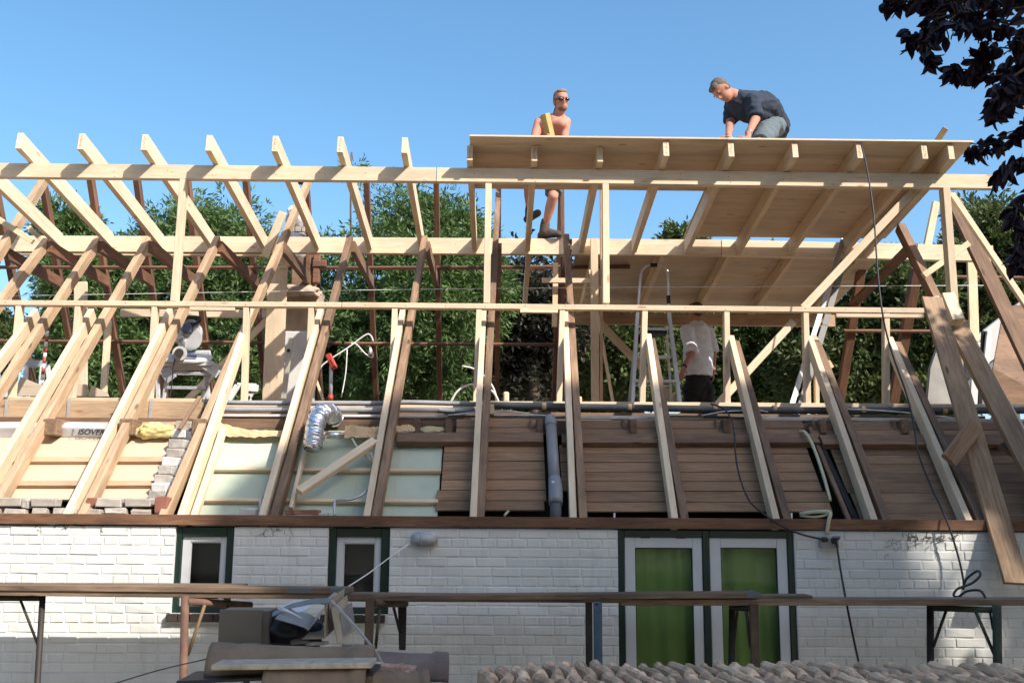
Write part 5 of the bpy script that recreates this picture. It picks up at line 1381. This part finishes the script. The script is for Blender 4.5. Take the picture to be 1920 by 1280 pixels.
# hedge that closes the view low down
hv = []
for k, (cx, cy, rx, ry, s) in enumerate(((330, 700, 230, 110, 31), (700, 700, 230, 120, 32), (1050, 690, 230, 130, 33), (1400, 690, 230, 130, 34), (1700, 700, 180, 130, 35), (560, 620, 200, 110, 36), (900, 600, 170, 150, 37))):
    c = P(cx, cy, 16.5); kk = (c-EYE).dot(fw)/F_PX
    Cc, Dd, B = crown_points(np.array(c), np.array([rx*kk, 1.4, ry*kk]), 44, 9, 58, s, 0.3)
    n = len(Cc)
    o = mk('hedge', leaves_mesh('hedge', Cc, Dd, RNG.uniform(.7, 1.3, n)*0.2, RNG.uniform(.7, 1.3, n)*0.09), LEAF if k % 2 else LEAFD)
    hv.append(o)
hl = ['low wood behind the left tree', 'low wood behind the middle trees', 'low wood behind the copper tree', 'low wood behind the deck', 'low wood at the far right', 'low wood behind the chimney', 'low wood behind the seventh rafter']
for o, l in zip(hv, hl):
    o['kind'] = 'stuff'; o['label'] = 'dense green ' + l; o['category'] = 'foliage'

# ------------------------------------------------------------------ the purple leaved tree whose branches hang into the picture; its crown shades the wall
pt = thing('purple_leaved_tree', 'dark purple leaved branches hanging in at the upper right corner', 'tree', (13.5, -10.5, 0))
rg = np.random.default_rng(5)
def fcurve(x):
    return np.interp(x, [-9, -2.35, -2.1, -1.6, -1.0, 0.3, 1.5, 9], [-0.6, -0.6, 2.5, 3.25, 3.85, 4.7, 4.95, 5.1])
N_ = 110000
xs = rg.uniform(-8.5, 9.0, N_*2); zs = rg.uniform(-4.2, 5.3, N_*2)
edge = fcurve(xs)+0.14*np.array([noise.noise(Vector((x*2.3, 0, 0))) for x in xs])
keep = zs < edge
nz_arr = np.array([noise.noise(Vector((x*1.6, z*1.6, 3.0)))+0.5*noise.noise(Vector((x*4.5, z*4.5, 9.0))) for x, z in zip(xs, zs)])
holes = (nz_arr > np.where(zs < 2.5, 0.12, 0.32))
rightwall = (xs > 2.7) & (zs > 1.3)
keep &= ~(holes & rightwall & (rg.uniform(size=len(xs)) < 0.985))
xs, zs = xs[keep][:N_], zs[keep][:N_]
t_ = rg.uniform(9.0, 13.5, len(xs))
sx, sy, sz = SUN.x/-SUN.y, -1.0, SUN.z/-SUN.y
C_ = np.stack([xs+sx*t_, -t_, zs+sz*t_], 1)
D_ = unit(rg.normal(size=C_.shape))
mk('crown', leaves_mesh('crown', C_, D_, rg.uniform(.7, 1.3, len(xs))*0.17, rg.uniform(.7, 1.3, len(xs))*0.12), LEAFN, None, pt)
bm = tube_bm([(13.5, -10.5, 0), (13.3, -10.5, 6), (13.6, -10.6, 12), (13.8, -10.6, 17)], lambda t: 0.42*(1-t*0.8), 10, 5)
for k in range(24):
    z0 = random.uniform(6, 13)
    tgt = C_[rg.integers(len(C_))]
    tube_bm([(13.4, -10.5, z0), ((13.4+tgt[0])/2, (-10.5+tgt[1])/2, (z0+tgt[2])/2+.4), tuple(tgt)], lambda t: 0.09*(1-t*0.85), 6, 4, bm)
# unseen low side of the same crown, added to darken the right wall
Cr, Dr, Br = crown_points(np.array([7.4, -3.4, 5.0]), np.array([2.3, 3.2, 3.4]), 80, 9, 90, 61, 0.3)
pxx, pzz = Cr[:, 0]+sx*Cr[:, 1], Cr[:, 2]+sz*Cr[:, 1]
ok = ~((pxx > 2.4) & (pxx < 5.0) & (pzz > 1.0) & (pzz < 2.7)) & (Cr[:, 0] > 5.0)
Cr, Dr = Cr[ok], Dr[ok]
mk('crown', leaves_mesh('crown', Cr, Dr, RNG.uniform(.7, 1.3, len(Cr))*0.12, RNG.uniform(.7, 1.3, len(Cr))*0.085), LEAFN, None, pt)
tube_bm([(13.3, -10.5, 6), (10, -7, 7), (7.5, -4, 6), (6.5, -3, 5)], lambda t: 0.12*(1-t*0.8), 7, 5, bm)
# near branches
br = [  # polylines in the picture, (px, py), with leaf density
    ([(2000, -60), (1880, -15), (1780, 0), (1700, 4), (1668, 4)], 150, 20), ([(1960, 10), (1880, 18), (1800, 25), (1750, 40), (1728, 75), (1712, 66)], 170, 26),
    ([(1800, 20), (1770, 50), (1742, 72), (1738, 100), (1745, 110)], 90, 16), ([(1960, 60), (1880, 55), (1830, 40), (1800, 45)], 120, 26),
    ([(1990, 90), (1930, 95), (1870, 90), (1840, 110), (1838, 98)], 110, 24), ([(1980, 150), (1900, 130), (1850, 135), (1800, 130), (1784, 140)], 150, 20), ([(1920, 130), (1880, 160), (1868, 190), (1872, 215)], 90, 20), ([(1980, 120), (1910, 160), (1895, 190)], 110, 30),
    ([(2000, 215), (1920, 238), (1880, 262), (1840, 275), (1824, 285)], 120, 18), ([(2000, 290), (1925, 298), (1885, 315), (1870, 335)], 70, 16),
    ([(1990, 340), (1925, 370), (1905, 400), (1912, 440), (1905, 480)], 90, 14), ([(1960, 0), (1930, 60), (1925, 120), (1930, 190)], 200, 34), ([(2000, 480), (1930, 470), (1902, 500)], 40, 12), ([(2000, 20), (1850, -10), (1740, -5)], 160, 22)]
Cn, Dn = [], []
for bi, (pl, cnt, spread) in enumerate(br):
    Yb = -3.1+rg.uniform(-.25, .25)
    W3 = smooth_pts([P(x, y, Yb+rg.uniform(-.08, .08)) for x, y in pl], 8)
    tube_bm(W3, lambda t: 0.007*(1-t*0.75), 5, 0, bm)
    k = 4.6/F_PX
    m = int(cnt*0.66)
    for _ in range(m):
        s_ = rg.uniform(0.12, 1.0)*(len(W3)-1.001); i = int(s_)
        base = W3[i].lerp(W3[i+1], s_-i)
        dirn = (W3[i+1]-W3[i]).normalized()
        off = Vector(rg.normal(size=3))*spread*k*0.42*(1.1-0.5*s_/len(W3))
        Cn.append(base+off); v = dirn*0.5+Vector((rg.normal()*.6, rg.normal()*.6, -0.55+rg.normal()*.4)); Dn.append(v.normalized())
Cn = np.array([tuple(v) for v in Cn]); Dn = np.array([tuple(v) for v in Dn])
def ovate(name, C, D, Lr):
    n = len(C)
    rg2 = np.random.default_rng(3)
    U = rg2.normal(size=(n, 3)); U -= (U*D).sum(1, keepdims=True)*D; U = unit(U); N = np.cross(D, U)
    L = (rg2.uniform(0.7, 1.25, n)*Lr)[:, None]
    prof_ = [(0.0, 0.0), (0.18, 0.20), (0.42, 0.29), (0.68, 0.22), (0.88, 0.09), (1.0, 0.0)]
    pts = []
    for t, w_ in prof_: pts.append(C+D*L*t+N*L*(-0.15*t*t))
    for t, w_ in prof_[1:-1]: pts.append(C+D*L*t+U*L*w_+N*L*(-0.15*t*t+0.06))
    for t, w_ in prof_[1:-1]: pts.append(C+D*L*t-U*L*w_+N*L*(-0.15*t*t+0.06))
    V = np.stack(pts, 1).reshape(-1, 3).astype(np.float32); k = len(pts)
    F_ = []
    for s_ in (6, 10):
        F_.append((0, s_, 1)); 
        for i in range(3): F_.append((i+1, s_+i, s_+i+1)); F_.append((i+1, s_+i+1, i+2))
        F_.append((4, s_+3, 5))
    F_ = np.array(F_); T_ = (F_[None]+np.arange(n)[:, None, None]*k).reshape(-1).astype(np.int32)
    me = bpy.data.meshes.new(name); me.vertices.add(len(V)); me.vertices.foreach_set('co', V.reshape(-1))
    me.loops.add(len(T_)); me.loops.foreach_set('vertex_index', T_); nf = len(T_)//3
    me.polygons.add(nf); me.polygons.foreach_set('loop_start', np.arange(nf, dtype=np.int32)*3)
    try: me.polygons.foreach_set('loop_total', np.full(nf, 3, dtype=np.int32))
    except Exception: pass
    me.polygons.foreach_set('use_smooth', [True]*nf); me.update(calc_edges=True); return me
nl = mk('hanging_leaves', ovate('hanging_leaves', Cn, Dn, 0.078), LEAFN, None, pt); nl['kind'] = 'stuff'
mk('trunk', bm_mesh(bm, 'trunk'), BARK, None, pt)

# ------------------------------------------------------------------ people
def skinmat(name, c):
    t = NT(name); v = t.coords((1, 1, 1), False); n_ = t.noise(v, 9, 4, 0.6)
    col = t.ramp(n_, [(0.3, (c[0]*.82, c[1]*.68, c[2]*.66)), (0.7, c)])
    t.l(col, t.b.inputs['Base Color']); t.val('Roughness', 0.68); t.val('Specular IOR Level', 0.3); t.bump(t.noise(v, 60, 4, 0.6), 0.15, 0.004); return t.m
SK1 = skinmat('tanned_skin', (0.55, 0.27, 0.19)); SK2 = skinmat('ruddy_skin', (0.50, 0.25, 0.17))
def clothmat(name, c, sc_=26):
    t = NT(name); v = t.coords((1, 1, 1), False); n_ = t.noise(v, sc_*0.35, 4, 0.6, 0.8)
    col = t.ramp(n_, [(0.3, tuple(x*0.8 for x in c)), (0.7, c)])
    t.l(col, t.b.inputs['Base Color']); t.val('Roughness', 0.9); t.bump(n_, 0.5, 0.03); return t.m
def blob(name, segs, mat, parent, vox=0.011, smooth=5, ell=(), wr=0.0):
    """union of tapered capsules [(a, b, ra, rb, flat)] and ellipsoids [(c, (rx,ry,rz), rot)] remeshed into one skin"""
    bm = bmesh.new()
    for s_ in segs:
        a, b, ra, rb = s_[:4]
        sq = s_[4] if len(s_) > 4 else 1.0          # depth squash
        caps = s_[5] if len(s_) > 5 else True
        side = s_[6] if len(s_) > 6 else Vector((1, 0, 0))
        a, b = Vector(a), Vector(b)
        L = (b-a).length
        zax = (b-a).normalized(); xax = Vector(side)-zax*Vector(side).dot(zax); xax.normalize(); yax = zax.cross(xax)
        m = Matrix((xax, yax, zax)).transposed().to_4x4(); m.translation = a
        n_, k_ = 20, 8
        rings = []
        prof = []
        if caps:
            for q in range(4): an = -math.pi/2+q*math.pi/8; prof.append((math.sin(an)*ra, math.cos(an)*ra))
        for q in range(k_+1): prof.append((L*q/k_, ra+(rb-ra)*q/k_))
        if caps:
            for q in range(1, 5): an = q*math.pi/8; prof.append((L+math.sin(an)*rb, math.cos(an)*rb))
        for (z, r) in prof:
            rings.append([bm.verts.new(m @ Vector((max(r, 1e-4)*math.cos(2*math.pi*k/n_), max(r, 1e-4)*sq*math.sin(2*math.pi*k/n_), z))) for k in range(n_)])
        for r0, r1 in zip(rings[:-1], rings[1:]):
            for k in range(n_): bm.faces.new((r0[k], r0[(k+1) % n_], r1[(k+1) % n_], r1[k]))
        bm.faces.new(rings[0][::-1]); bm.faces.new(rings[-1])
    for e in ell:
        c, r = e[0], e[1]; rot = e[2] if len(e) > 2 else Matrix.Identity(4)
        bmesh.ops.create_uvsphere(bm, u_segments=24, v_segments=14, radius=1.0, matrix=Matrix.Translation(Vector(c)) @ rot @ Matrix.Diagonal((r[0], r[1], r[2], 1)))
    me = bm_mesh(bm, name)
    o = bpy.data.objects.new('tmp', me); link(o)
    md = o.modifiers.new('r', 'REMESH'); md.mode = 'VOXEL'; md.voxel_size = vox
    if smooth: ms_ = o.modifiers.new('s', 'SMOOTH'); ms_.iterations = smooth; ms_.factor = 0.5
    bpy.context.view_layer.update()
    me2 = bpy.data.meshes.new_from_object(o.evaluated_get(bpy.context.evaluated_depsgraph_get()))
    bpy.data.objects.remove(o); me2.name = name
    me2.polygons.foreach_set('use_smooth', [True]*len(me2.polygons))
    me2.materials.clear()
    if wr:
        vn = [v.normal.copy() for v in me2.vertices]
        for v, n_ in zip(me2.vertices, vn):
            c = v.co
            w_ = 1-abs(noise.noise(Vector((c.x*7+c.z*5, c.y*7, c.z*13-c.x*6))))*2
            w2 = noise.noise(c*21)
            v.co = c + n_*wr*(w_*0.9-0.4+0.5*w2)
    return mk(name, me2, mat, None, parent)
def rotm(fwd, up=(0, 0, 1)):
    """local -Y faces fwd, local Z up"""
    f = -Vector(fwd).normalized(); z = Vector(up)-f*Vector(up).dot(f); z.normalize(); x = f.cross(z)
    return Matrix((x, f, z)).transposed().to_4x4()
def hand(wrist, fdir, palm_n, thumb_side, size=0.095, curl=0.5):
    """segments of a palm, four fingers and a thumb"""
    wrist = Vector(wrist); f = Vector(fdir).normalized(); n = Vector(palm_n)-f*Vector(palm_n).dot(f); n.normalize(); s = f.cross(n)*thumb_side
    segs = [(wrist, wrist+f*size*0.85, 0.026, 0.033, 0.5, True, s)]
    for i, (o_, ln) in enumerate(((0.030, .85), (0.010, .95), (-0.010, .88), (-0.028, .7))):
        a = wrist+f*size*0.85+s*o_; b = a+(f+n*curl*0.35).normalized()*size*0.42*ln; c = b+(f+n*curl).normalized()*size*0.34*ln; d = c+(f*.6+n*curl*1.6).normalized()*size*0.22*ln
        segs += [(a, b, 0.0095, 0.009), (b, c, 0.009, 0.0082), (c, d, 0.0082, 0.007)]
    a = wrist+f*size*0.25+s*0.028; b = a+(f*.6+s*.8).normalized()*size*.38; c = b+(f*.9+s*.25+n*.3).normalized()*size*.32
    segs += [(a, b, 0.013, 0.011), (b, c, 0.011, 0.009)]
    return segs
def headparts(c, R4, s=1.0):
    """ellipsoids of a head at c (centre), R4 rotation; faces local -Y"""
    def q(x, y, z): return c + (R4 @ Vector((x*s, y*s, z*s)))
    E_ = [(q(0, 0.012, 0.035), (0.075*s, 0.093*s, 0.088*s), R4), (q(0, -0.018, -0.045), (0.058*s, 0.068*s, 0.072*s), R4), (q(0, -0.052, -0.088), (0.030*s, 0.026*s, 0.022*s), R4),
          (q(0, -0.092, -0.012), (0.013*s, 0.020*s, 0.024*s), R4), (q(0, -0.086, 0.020), (0.010*s, 0.014*s, 0.026*s), R4), (q(0, -0.078, 0.034), (0.046*s, 0.014*s, 0.011*s), R4),
          (q(0.074, 0.01, -0.005), (0.010*s, 0.018*s, 0.030*s), R4), (q(-0.074, 0.01, -0.005), (0.010*s, 0.018*s, 0.030*s), R4),
          (q(0, -0.080, -0.052), (0.024*s, 0.012*s, 0.008*s), R4), (q(0, -0.077, -0.063), (0.020*s, 0.012*s, 0.008*s), R4)]
    return E_, q

# ---- shirtless man standing on the ridge beam
A = thing('person', 'shirtless man with long tied hair and sunglasses standing above the deck edge', 'person', P(1028, 440, 3.8), None)
rfoot = P(1022, 424, 3.76); zB = P(1022, 446, 3.75).z
knee = P(1037, 368, 3.55); hipc = P(1030, 305, 3.85); 
hipR = hipc+Vector((0.09, 0, 0)); hipL = hipc+Vector((-0.09, 0.02, 0))
knee2 = P(991, 350, 3.95); ank2 = P(992, 390, 4.12)
ches = P(1036, 240, 3.55); neck = P(1047, 216, 3.47); headc = P(1052.5, 190, 3.42)
shL = P(1012, 230, 3.60); shR = P(1061, 229, 3.52)
R4 = rotm((0.28, -1, -0.22), (-0.12, 0.1, 1))
E_, q = headparts(headc, R4, 1.10)
elL = P(1001, 262, 3.45); wrL = P(1020, 272, 3.22); elR = P(1058, 262, 3.45); wrR = P(1046, 275, 3.22)
side = (shR-shL).normalized()
segs = [(hipc, hipc.lerp(ches, .5), 0.155, 0.15, .68, True, side), (hipc.lerp(ches, .5), ches, 0.15, 0.165, .68, True, side), (ches, ches.lerp(neck, .55), 0.165, 0.10, .7, True, side),
        (shL, shR, 0.062, 0.062), (neck+Vector((0, .03, -.06)), headc+Vector((0, .02, -.03)), 0.062, 0.055), (shL.lerp(neck, .3), neck+Vector((0, .02, .0)), 0.05, 0.05), (shR.lerp(neck, .3), neck+Vector((0, .02, 0)), 0.05, 0.05),
        (shL, elL, 0.068, 0.048), (elL, wrL, 0.044, 0.028), (shR, elR, 0.060, 0.044), (elR, wrR, 0.042, 0.028),
        (hipR, knee, 0.095, 0.062), (knee, knee.lerp(rfoot, .35)+Vector((0, .02, 0)), 0.060, 0.060), (knee.lerp(rfoot, .35)+Vector((0, .02, 0)), rfoot, 0.060, 0.036),
        (hipL, knee2, 0.095, 0.060), (knee2, knee2.lerp(ank2, .35)+Vector((0, .02, 0)), 0.058, 0.058), (knee2.lerp(ank2, .35)+Vector((0, .02, 0)), ank2, 0.058, 0.036),
        (shL+Vector((.06, -.08, -.06)), shR+Vector((-.06, -.08, -.06)), 0.07, 0.07)]
segs += hand(wrL, (0.3, -.6, .3), (0, -0.2, 1), 1) + hand(wrR, (-0.5, -.5, .3), (0, -0.2, 1), -1)
blob('body', segs, SK1, A, 0.0115, 4, E_)
HAIR1 = m_plain('dark_blond_hair', (0.26, 0.16, 0.08), 0.7, nz=0.4, ns=30, bump=0.5)
blob('hair', [(q(0.03, 0.08, 0.03), q(-0.05, 0.075, -0.11), 0.05, 0.022)], HAIR1, A, 0.008, 2,
     [(q(0, 0.034, 0.052), (0.083, 0.092, 0.088), R4), (q(0, -0.025, 0.098), (0.062, 0.05, 0.030), R4), (q(0.064, 0.022, 0.02), (0.020, 0.045, 0.055), R4), (q(-0.064, 0.022, 0.01), (0.020, 0.045, 0.065), R4)])
BEARD = m_plain('short_beard', (0.20, 0.11, 0.065), 0.85, nz=0.3, ns=40)
blob('beard', [], BEARD, A, 0.006, 2, [(q(0, -0.028, -0.078), (0.056, 0.060, 0.042), R4), (q(0, -0.0765, -0.042), (0.026, 0.012, 0.006), R4)])
GLS = m_plain('dark_sunglasses', (0.012, 0.008, 0.010), 0.15)
blob('sunglasses', [(q(-0.078, 0.0, 0.012), q(-0.06, -0.075, 0.010), 0.006, 0.008), (q(0.078, 0.0, 0.012), q(0.06, -0.075, 0.010), 0.006, 0.008)], GLS, A, 0.004, 1,
     [(q(-0.034, -0.088, 0.006), (0.033, 0.012, 0.020), R4), (q(0.034, -0.088, 0.006), (0.033, 0.012, 0.020), R4), (q(0, -0.094, 0.014), (0.014, 0.008, 0.006), R4)])
SHORT = clothmat('grey_blue_shorts', (0.10, 0.12, 0.15))
blob('shorts', [(hipc+Vector((0, 0, .10)), hipc+Vector((0, 0, -.05)), 0.17, 0.185, .72, True, side), (hipR, hipR.lerp(knee, .93), 0.115, 0.098, 1, False), (hipL, hipL.lerp(knee2, .78), 0.115, 0.10, 1, False)], SHORT, A, 0.010, 2, wr=0.010)
BOOT = m_plain('dusty_brown_boot', (0.075, 0.05, 0.035), 0.8, nz=0.4, ns=12, bump=0.3)
toe = P(1051, 438, 3.55); heel = P(1011, 437, 3.86)
hz_ = zB+0.045
blob('boot', [(rfoot+Vector((0, 0, .03)), Vector((rfoot.x-.01, rfoot.y, hz_+.03)), 0.056, 0.060), (Vector((rfoot.x-.045, 3.79, hz_)), Vector((rfoot.x+.145, 3.71, hz_-.005)), 0.046, 0.045, .9), (Vector((rfoot.x, 3.76, hz_+.04)), Vector((rfoot.x+.13, 3.72, hz_+0.0)), 0.048, 0.040)], BOOT, A, 0.009, 3)
SOLE = m_plain('black_sole', (0.02, 0.018, 0.016), 0.8)
blob('sole', [(Vector((rfoot.x-.045, 3.79, zB+.016)), Vector((rfoot.x+.15, 3.71, zB+.016)), 0.050, 0.048, .28, True, Vector((1, 1, 0)))], SOLE, A, 0.008, 1)
SOCK = m_plain('black_sock', (0.015, 0.015, 0.018), 0.9)
blob('sock', [(rfoot+Vector((0, 0, .085)), rfoot+Vector((0, 0, .0)), 0.044, 0.046, 1, False)], SOCK, A, 0.008, 1)
f2 = ank2+Vector((0, .02, -.11))
blob('boot', [(ank2+Vector((0, 0, -.02)), f2, 0.050, 0.050), (f2+Vector((-.02, .05, -.01)), f2+Vector((.10, -.14, .01)), 0.048, 0.046)], BOOT, A, 0.009, 3)
blob('sock', [(ank2+Vector((0, 0, .06)), ank2+Vector((0, 0, -.03)), 0.043, 0.045, 1, False)], SOCK, A, 0.008, 1)
wd = timber('held_timber', P(1022, 214, 3.12), P(1038, 285, 3.22), 0.075, 0.085, (0.75, -1, 0.1), m_wood('yellow_wood', (0.60, 0.40, 0.15), (0.52, 0.33, 0.11), (0.4, 0.24, 0.08))); tag(wd, 'yellowish timber held upright in front of the shirtless man', 'timber')

# ---- man in a navy T-shirt kneeling on the deck
B = thing('person', 'grey haired man in a navy T-shirt kneeling and leaning down on the plywood deck', 'person', P(1430, 262, 2.0))
zdk = lambda Y: zd(Y)+0.02
hip = P(1447, 236, 2.25); shN = P(1411, 190, 1.75); shF = P(1374, 193, 2.02); nk = P(1383, 181, 1.84); hd = P(1354, 171, 1.72)
side = (shN-shF).normalized()
mid = P(1432, 200, 2.05)
elN = P(1417, 222, 1.66); wrN = P(1403, 251, 1.46); elF = P(1369, 232, 1.95); wrF = P(1366, 254, 1.48)
kN = Vector((P(1418, 262, 1.75).x, 1.72, zdk(1.72)+.07)); kF = kN+Vector((-.10, .28, 0)); ftN = kN+Vector((.30, .38, -.0)); ftF = kF+Vector((.28, .32, 0))
hdir = Vector((-0.50, -0.38, -0.95))
R4 = rotm(hdir, (-0.85, -0.15, 0.45))
E_, q = headparts(hd, R4, 1.04)
hN = hip+Vector((-.03, -.12, -.02)); hF = hip+Vector((-.02, .12, -.02))
segs = [(hip, mid, 0.15, 0.155, .78, True, side), (mid, (shN+shF)/2, 0.155, 0.15, .72, True, side), (shN, shF, 0.065, 0.065), ((shN+shF)/2, nk, .10, .065), (nk, hd+Vector((.02, .02, 0)), 0.064, 0.060),
        (shN, elN, 0.060, 0.046), (elN, wrN, 0.048, 0.030), (shF, elF, 0.058, 0.044), (elF, wrF, 0.046, 0.030),
        (hN, kN, 0.10, 0.068), (hF, kF, 0.10, 0.068), (kN, ftN, 0.062, 0.04), (kF, ftF, 0.062, 0.04)]
hp = Vector((wrN.x-.01, 1.425, zdk(1.42)+0.020))
segs += [(wrN, hp, .030, .028)] + hand(hp, (-1, -0.12, -0.02), (0, 0, -1), -1, 0.085, 0.12)
hp2 = Vector((wrF.x+.0, 1.435, zdk(1.43)+0.022)); segs += [(wrF, hp2, .030, .028)] + hand(hp2, (-1, -0.15, 0.0), (0, 0, -1), 1, 0.08, 0.3)
blob('body', segs, SK2, B, 0.0105, 4, E_)
HAIR2 = m_plain('short_grey_hair', (0.13, 0.105, 0.085), 0.85, nz=0.45, ns=45, bump=0.6)
blob('hair', [], HAIR2, B, 0.007, 2, [(q(0, 0.030, 0.052), (0.083, 0.092, 0.085), R4), (q(0, 0.055, -0.005), (0.070, 0.048, 0.055), R4), (q(0, -0.03, 0.092), (0.064, 0.05, 0.032), R4), (q(0.062, 0.03, 0.0), (0.020, 0.042, 0.045), R4), (q(-0.062, 0.03, 0.0), (0.020, 0.042, 0.045), R4)])
NAVY = clothmat('navy_tshirt', (0.022, 0.032, 0.055))
blob('t_shirt', [(hip+Vector((.02, 0, .01)), mid, 0.18, 0.178, .80, True, side), (mid, (shN+shF)/2, 0.178, 0.168, .74, True, side), (shN, shF, 0.080, 0.080), ((shN+shF)/2, nk.lerp((shN+shF)/2, .25), .115, .078),
               (shN, shN.lerp(elN, 1.0), 0.083, 0.078, 1, False), (shF, shF.lerp(elF, .85), 0.080, 0.080, 1, False), (shN.lerp(shF, .5)+Vector((0, 0, -.08)), mid+Vector((-.05, 0, -.10)), .13, .15, .8, True, side)], NAVY, B, 0.010, 3, wr=0.013)
DEN = clothmat('grey_denim_shorts', (0.12, 0.15, 0.17))
blob('shorts', [(hip+Vector((0.01, 0, 0)), hN.lerp(kN, .1), 0.165, 0.14, .85, True, side), (hN, hN.lerp(kN, .82), 0.125, 0.105, 1, False), (hF, hF.lerp(kF, .82), 0.125, 0.105, 1, False), (hN, hF, .135, .135)], DEN, B, 0.010, 3, wr=0.011)
blob('boot', [(ftN, ftN+Vector((.14, .05, -.0)), .048, .045)], BOOT, B, 0.01, 2); blob('boot', [(ftF, ftF+Vector((.14, .05, 0)), .048, .045)], BOOT, B, 0.01, 2)
WAT = m_plain('watch_metal', (0.6, 0.6, 0.6), 0.3, 0.8)
wd_ = (wrN-elN).normalized()
mk('watch', bm_mesh(tube_bm([wrN-wd_*0.035, wrN-wd_*0.015], 0.036, 16, 0), 'watch'), WAT, None, B)
ch_ = P(1388, 211, 1.69)

EYEM = m_plain('dark_eye', (0.03, 0.02, 0.018), 0.4)
blob('eyes', [], EYEM, B, 0.004, 1, [(q(0.031, -0.077, 0.012), (0.012, 0.008, 0.005), R4), (q(-0.031, -0.077, 0.012), (0.012, 0.008, 0.005), R4)])
blob('eyebrows', [], HAIR2, B, 0.004, 1, [(q(0.031, -0.086, 0.036), (0.019, 0.006, 0.005), R4), (q(-0.031, -0.086, 0.036), (0.019, 0.006, 0.005), R4)])
# ---- man in a white T-shirt, back turned, standing on the attic floor
Cc_ = thing('person', 'man in a white T-shirt and black trousers seen from behind under the deck', 'person', P(1308, 758, 4.95))
YP = 4.95
fl_ = 3.43
hd = P(1303, 586, YP); nk = P(1308, 606, YP); sL = P(1287, 620, YP-.10); sR = P(1328, 622, YP+.10); wst = P(1309, 700, YP); hip = P(1309, 716, YP)
side = (sR-sL).normalized()
eL = P(1297, 663, YP-.22); wL = P(1281, 690, YP-.36); eR = P(1337, 662, YP+.06); wR = P(1337, 695, YP-.0)
R4 = rotm((-0.75, 1, 0.02), (0, 0, 1))
E_, q = headparts(hd, R4, 1.02)
mid = P(1310, 660, YP)
kL = Vector((hip.x-.10, YP-.03, fl_+.50)); kR = Vector((hip.x+.12, YP+.03, fl_+.50)); aL = Vector((hip.x-.12, YP, fl_+.08)); aR = Vector((hip.x+.14, YP+.04, fl_+.08))
segs = [(hip, mid, 0.16, 0.17, .75, True, side), (mid, nk+Vector((0, 0, -.10)), 0.17, 0.13, .72, True, side), (sL, sR, .066, .066), (nk+Vector((0, 0, -.05)), hd, .066, .062),
        (sL, eL, .058, .046), (eL, wL, .047, .030), (sR, eR, .058, .046), (eR, wR, .047, .030)]
segs += hand(wL, (wL-eL)+Vector((0, 0, -.2)), (0.3, 1, 0), 1) + hand(wR, (0, 0.05, -1), (-1, 0, 0), 1)
blob('body', segs, SK2, Cc_, 0.0115, 4, E_)
HAIR3 = m_plain('cropped_brown_hair', (0.10, 0.06, 0.04), 0.85, nz=0.4, ns=45, bump=0.5)
blob('hair', [], HAIR3, Cc_, 0.007, 2, [(q(0, 0.030, 0.048), (0.083, 0.092, 0.086), R4), (q(0, -0.03, 0.092), (0.062, 0.05, 0.030), R4), (q(0, 0.055, -0.005), (0.070, 0.048, 0.055), R4)])
WTS = clothmat('white_tshirt', (0.82, 0.82, 0.86))
blob('t_shirt', [(wst+Vector((0, 0, .02)), mid, 0.205, 0.205, .80, False, side), (wst+Vector((0, 0, -.035)), wst+Vector((0, 0, .03)), 0.202, 0.205, .80, False, side), (mid, nk+Vector((0, 0, -.12)), 0.205, 0.165, .74, True, side), (sL, sR, .082, .082), (nk+Vector((0, 0, -.10)), nk+Vector((0, 0, -.02)), .11, .078),
                (sL, sL.lerp(eL, .96), .085, .085, 1, False), (sR, sR.lerp(eR, .96), .083, .083, 1, False), (mid+Vector((-.06, -.03, -.02)), wst+Vector((-.05, -.03, .08)), .15, .16, .8, True, side)], WTS, Cc_, 0.010, 3, wr=0.007)
BLK = clothmat('black_trousers', (0.012, 0.012, 0.014))
blob('trousers', [(hip+Vector((0, 0, .08)), hip+Vector((0, 0, -.10)), 0.175, 0.185, .75, True, side), (hip+Vector((-.09, 0, -.10)), kL, .115, .085), (hip+Vector((.09, 0, -.10)), kR, .115, .085), (kL, aL, .085, .065), (kR, aR, .085, .065)], BLK, Cc_, 0.011, 3, wr=0.011)
for a_ in (aL, aR):
    blob('shoe', [(a_+Vector((.02, -.05, -.035)), a_+Vector((-.10, .12, -.035)), .045, .040)], BOOT, Cc_, 0.01, 2)
mk('watch', bm_mesh(tube_bm([wL-(wL-eL).normalized()*0.04, wL-(wL-eL).normalized()*0.01], 0.037, 14, 0), 'watch'), DSTEEL, None, Cc_)
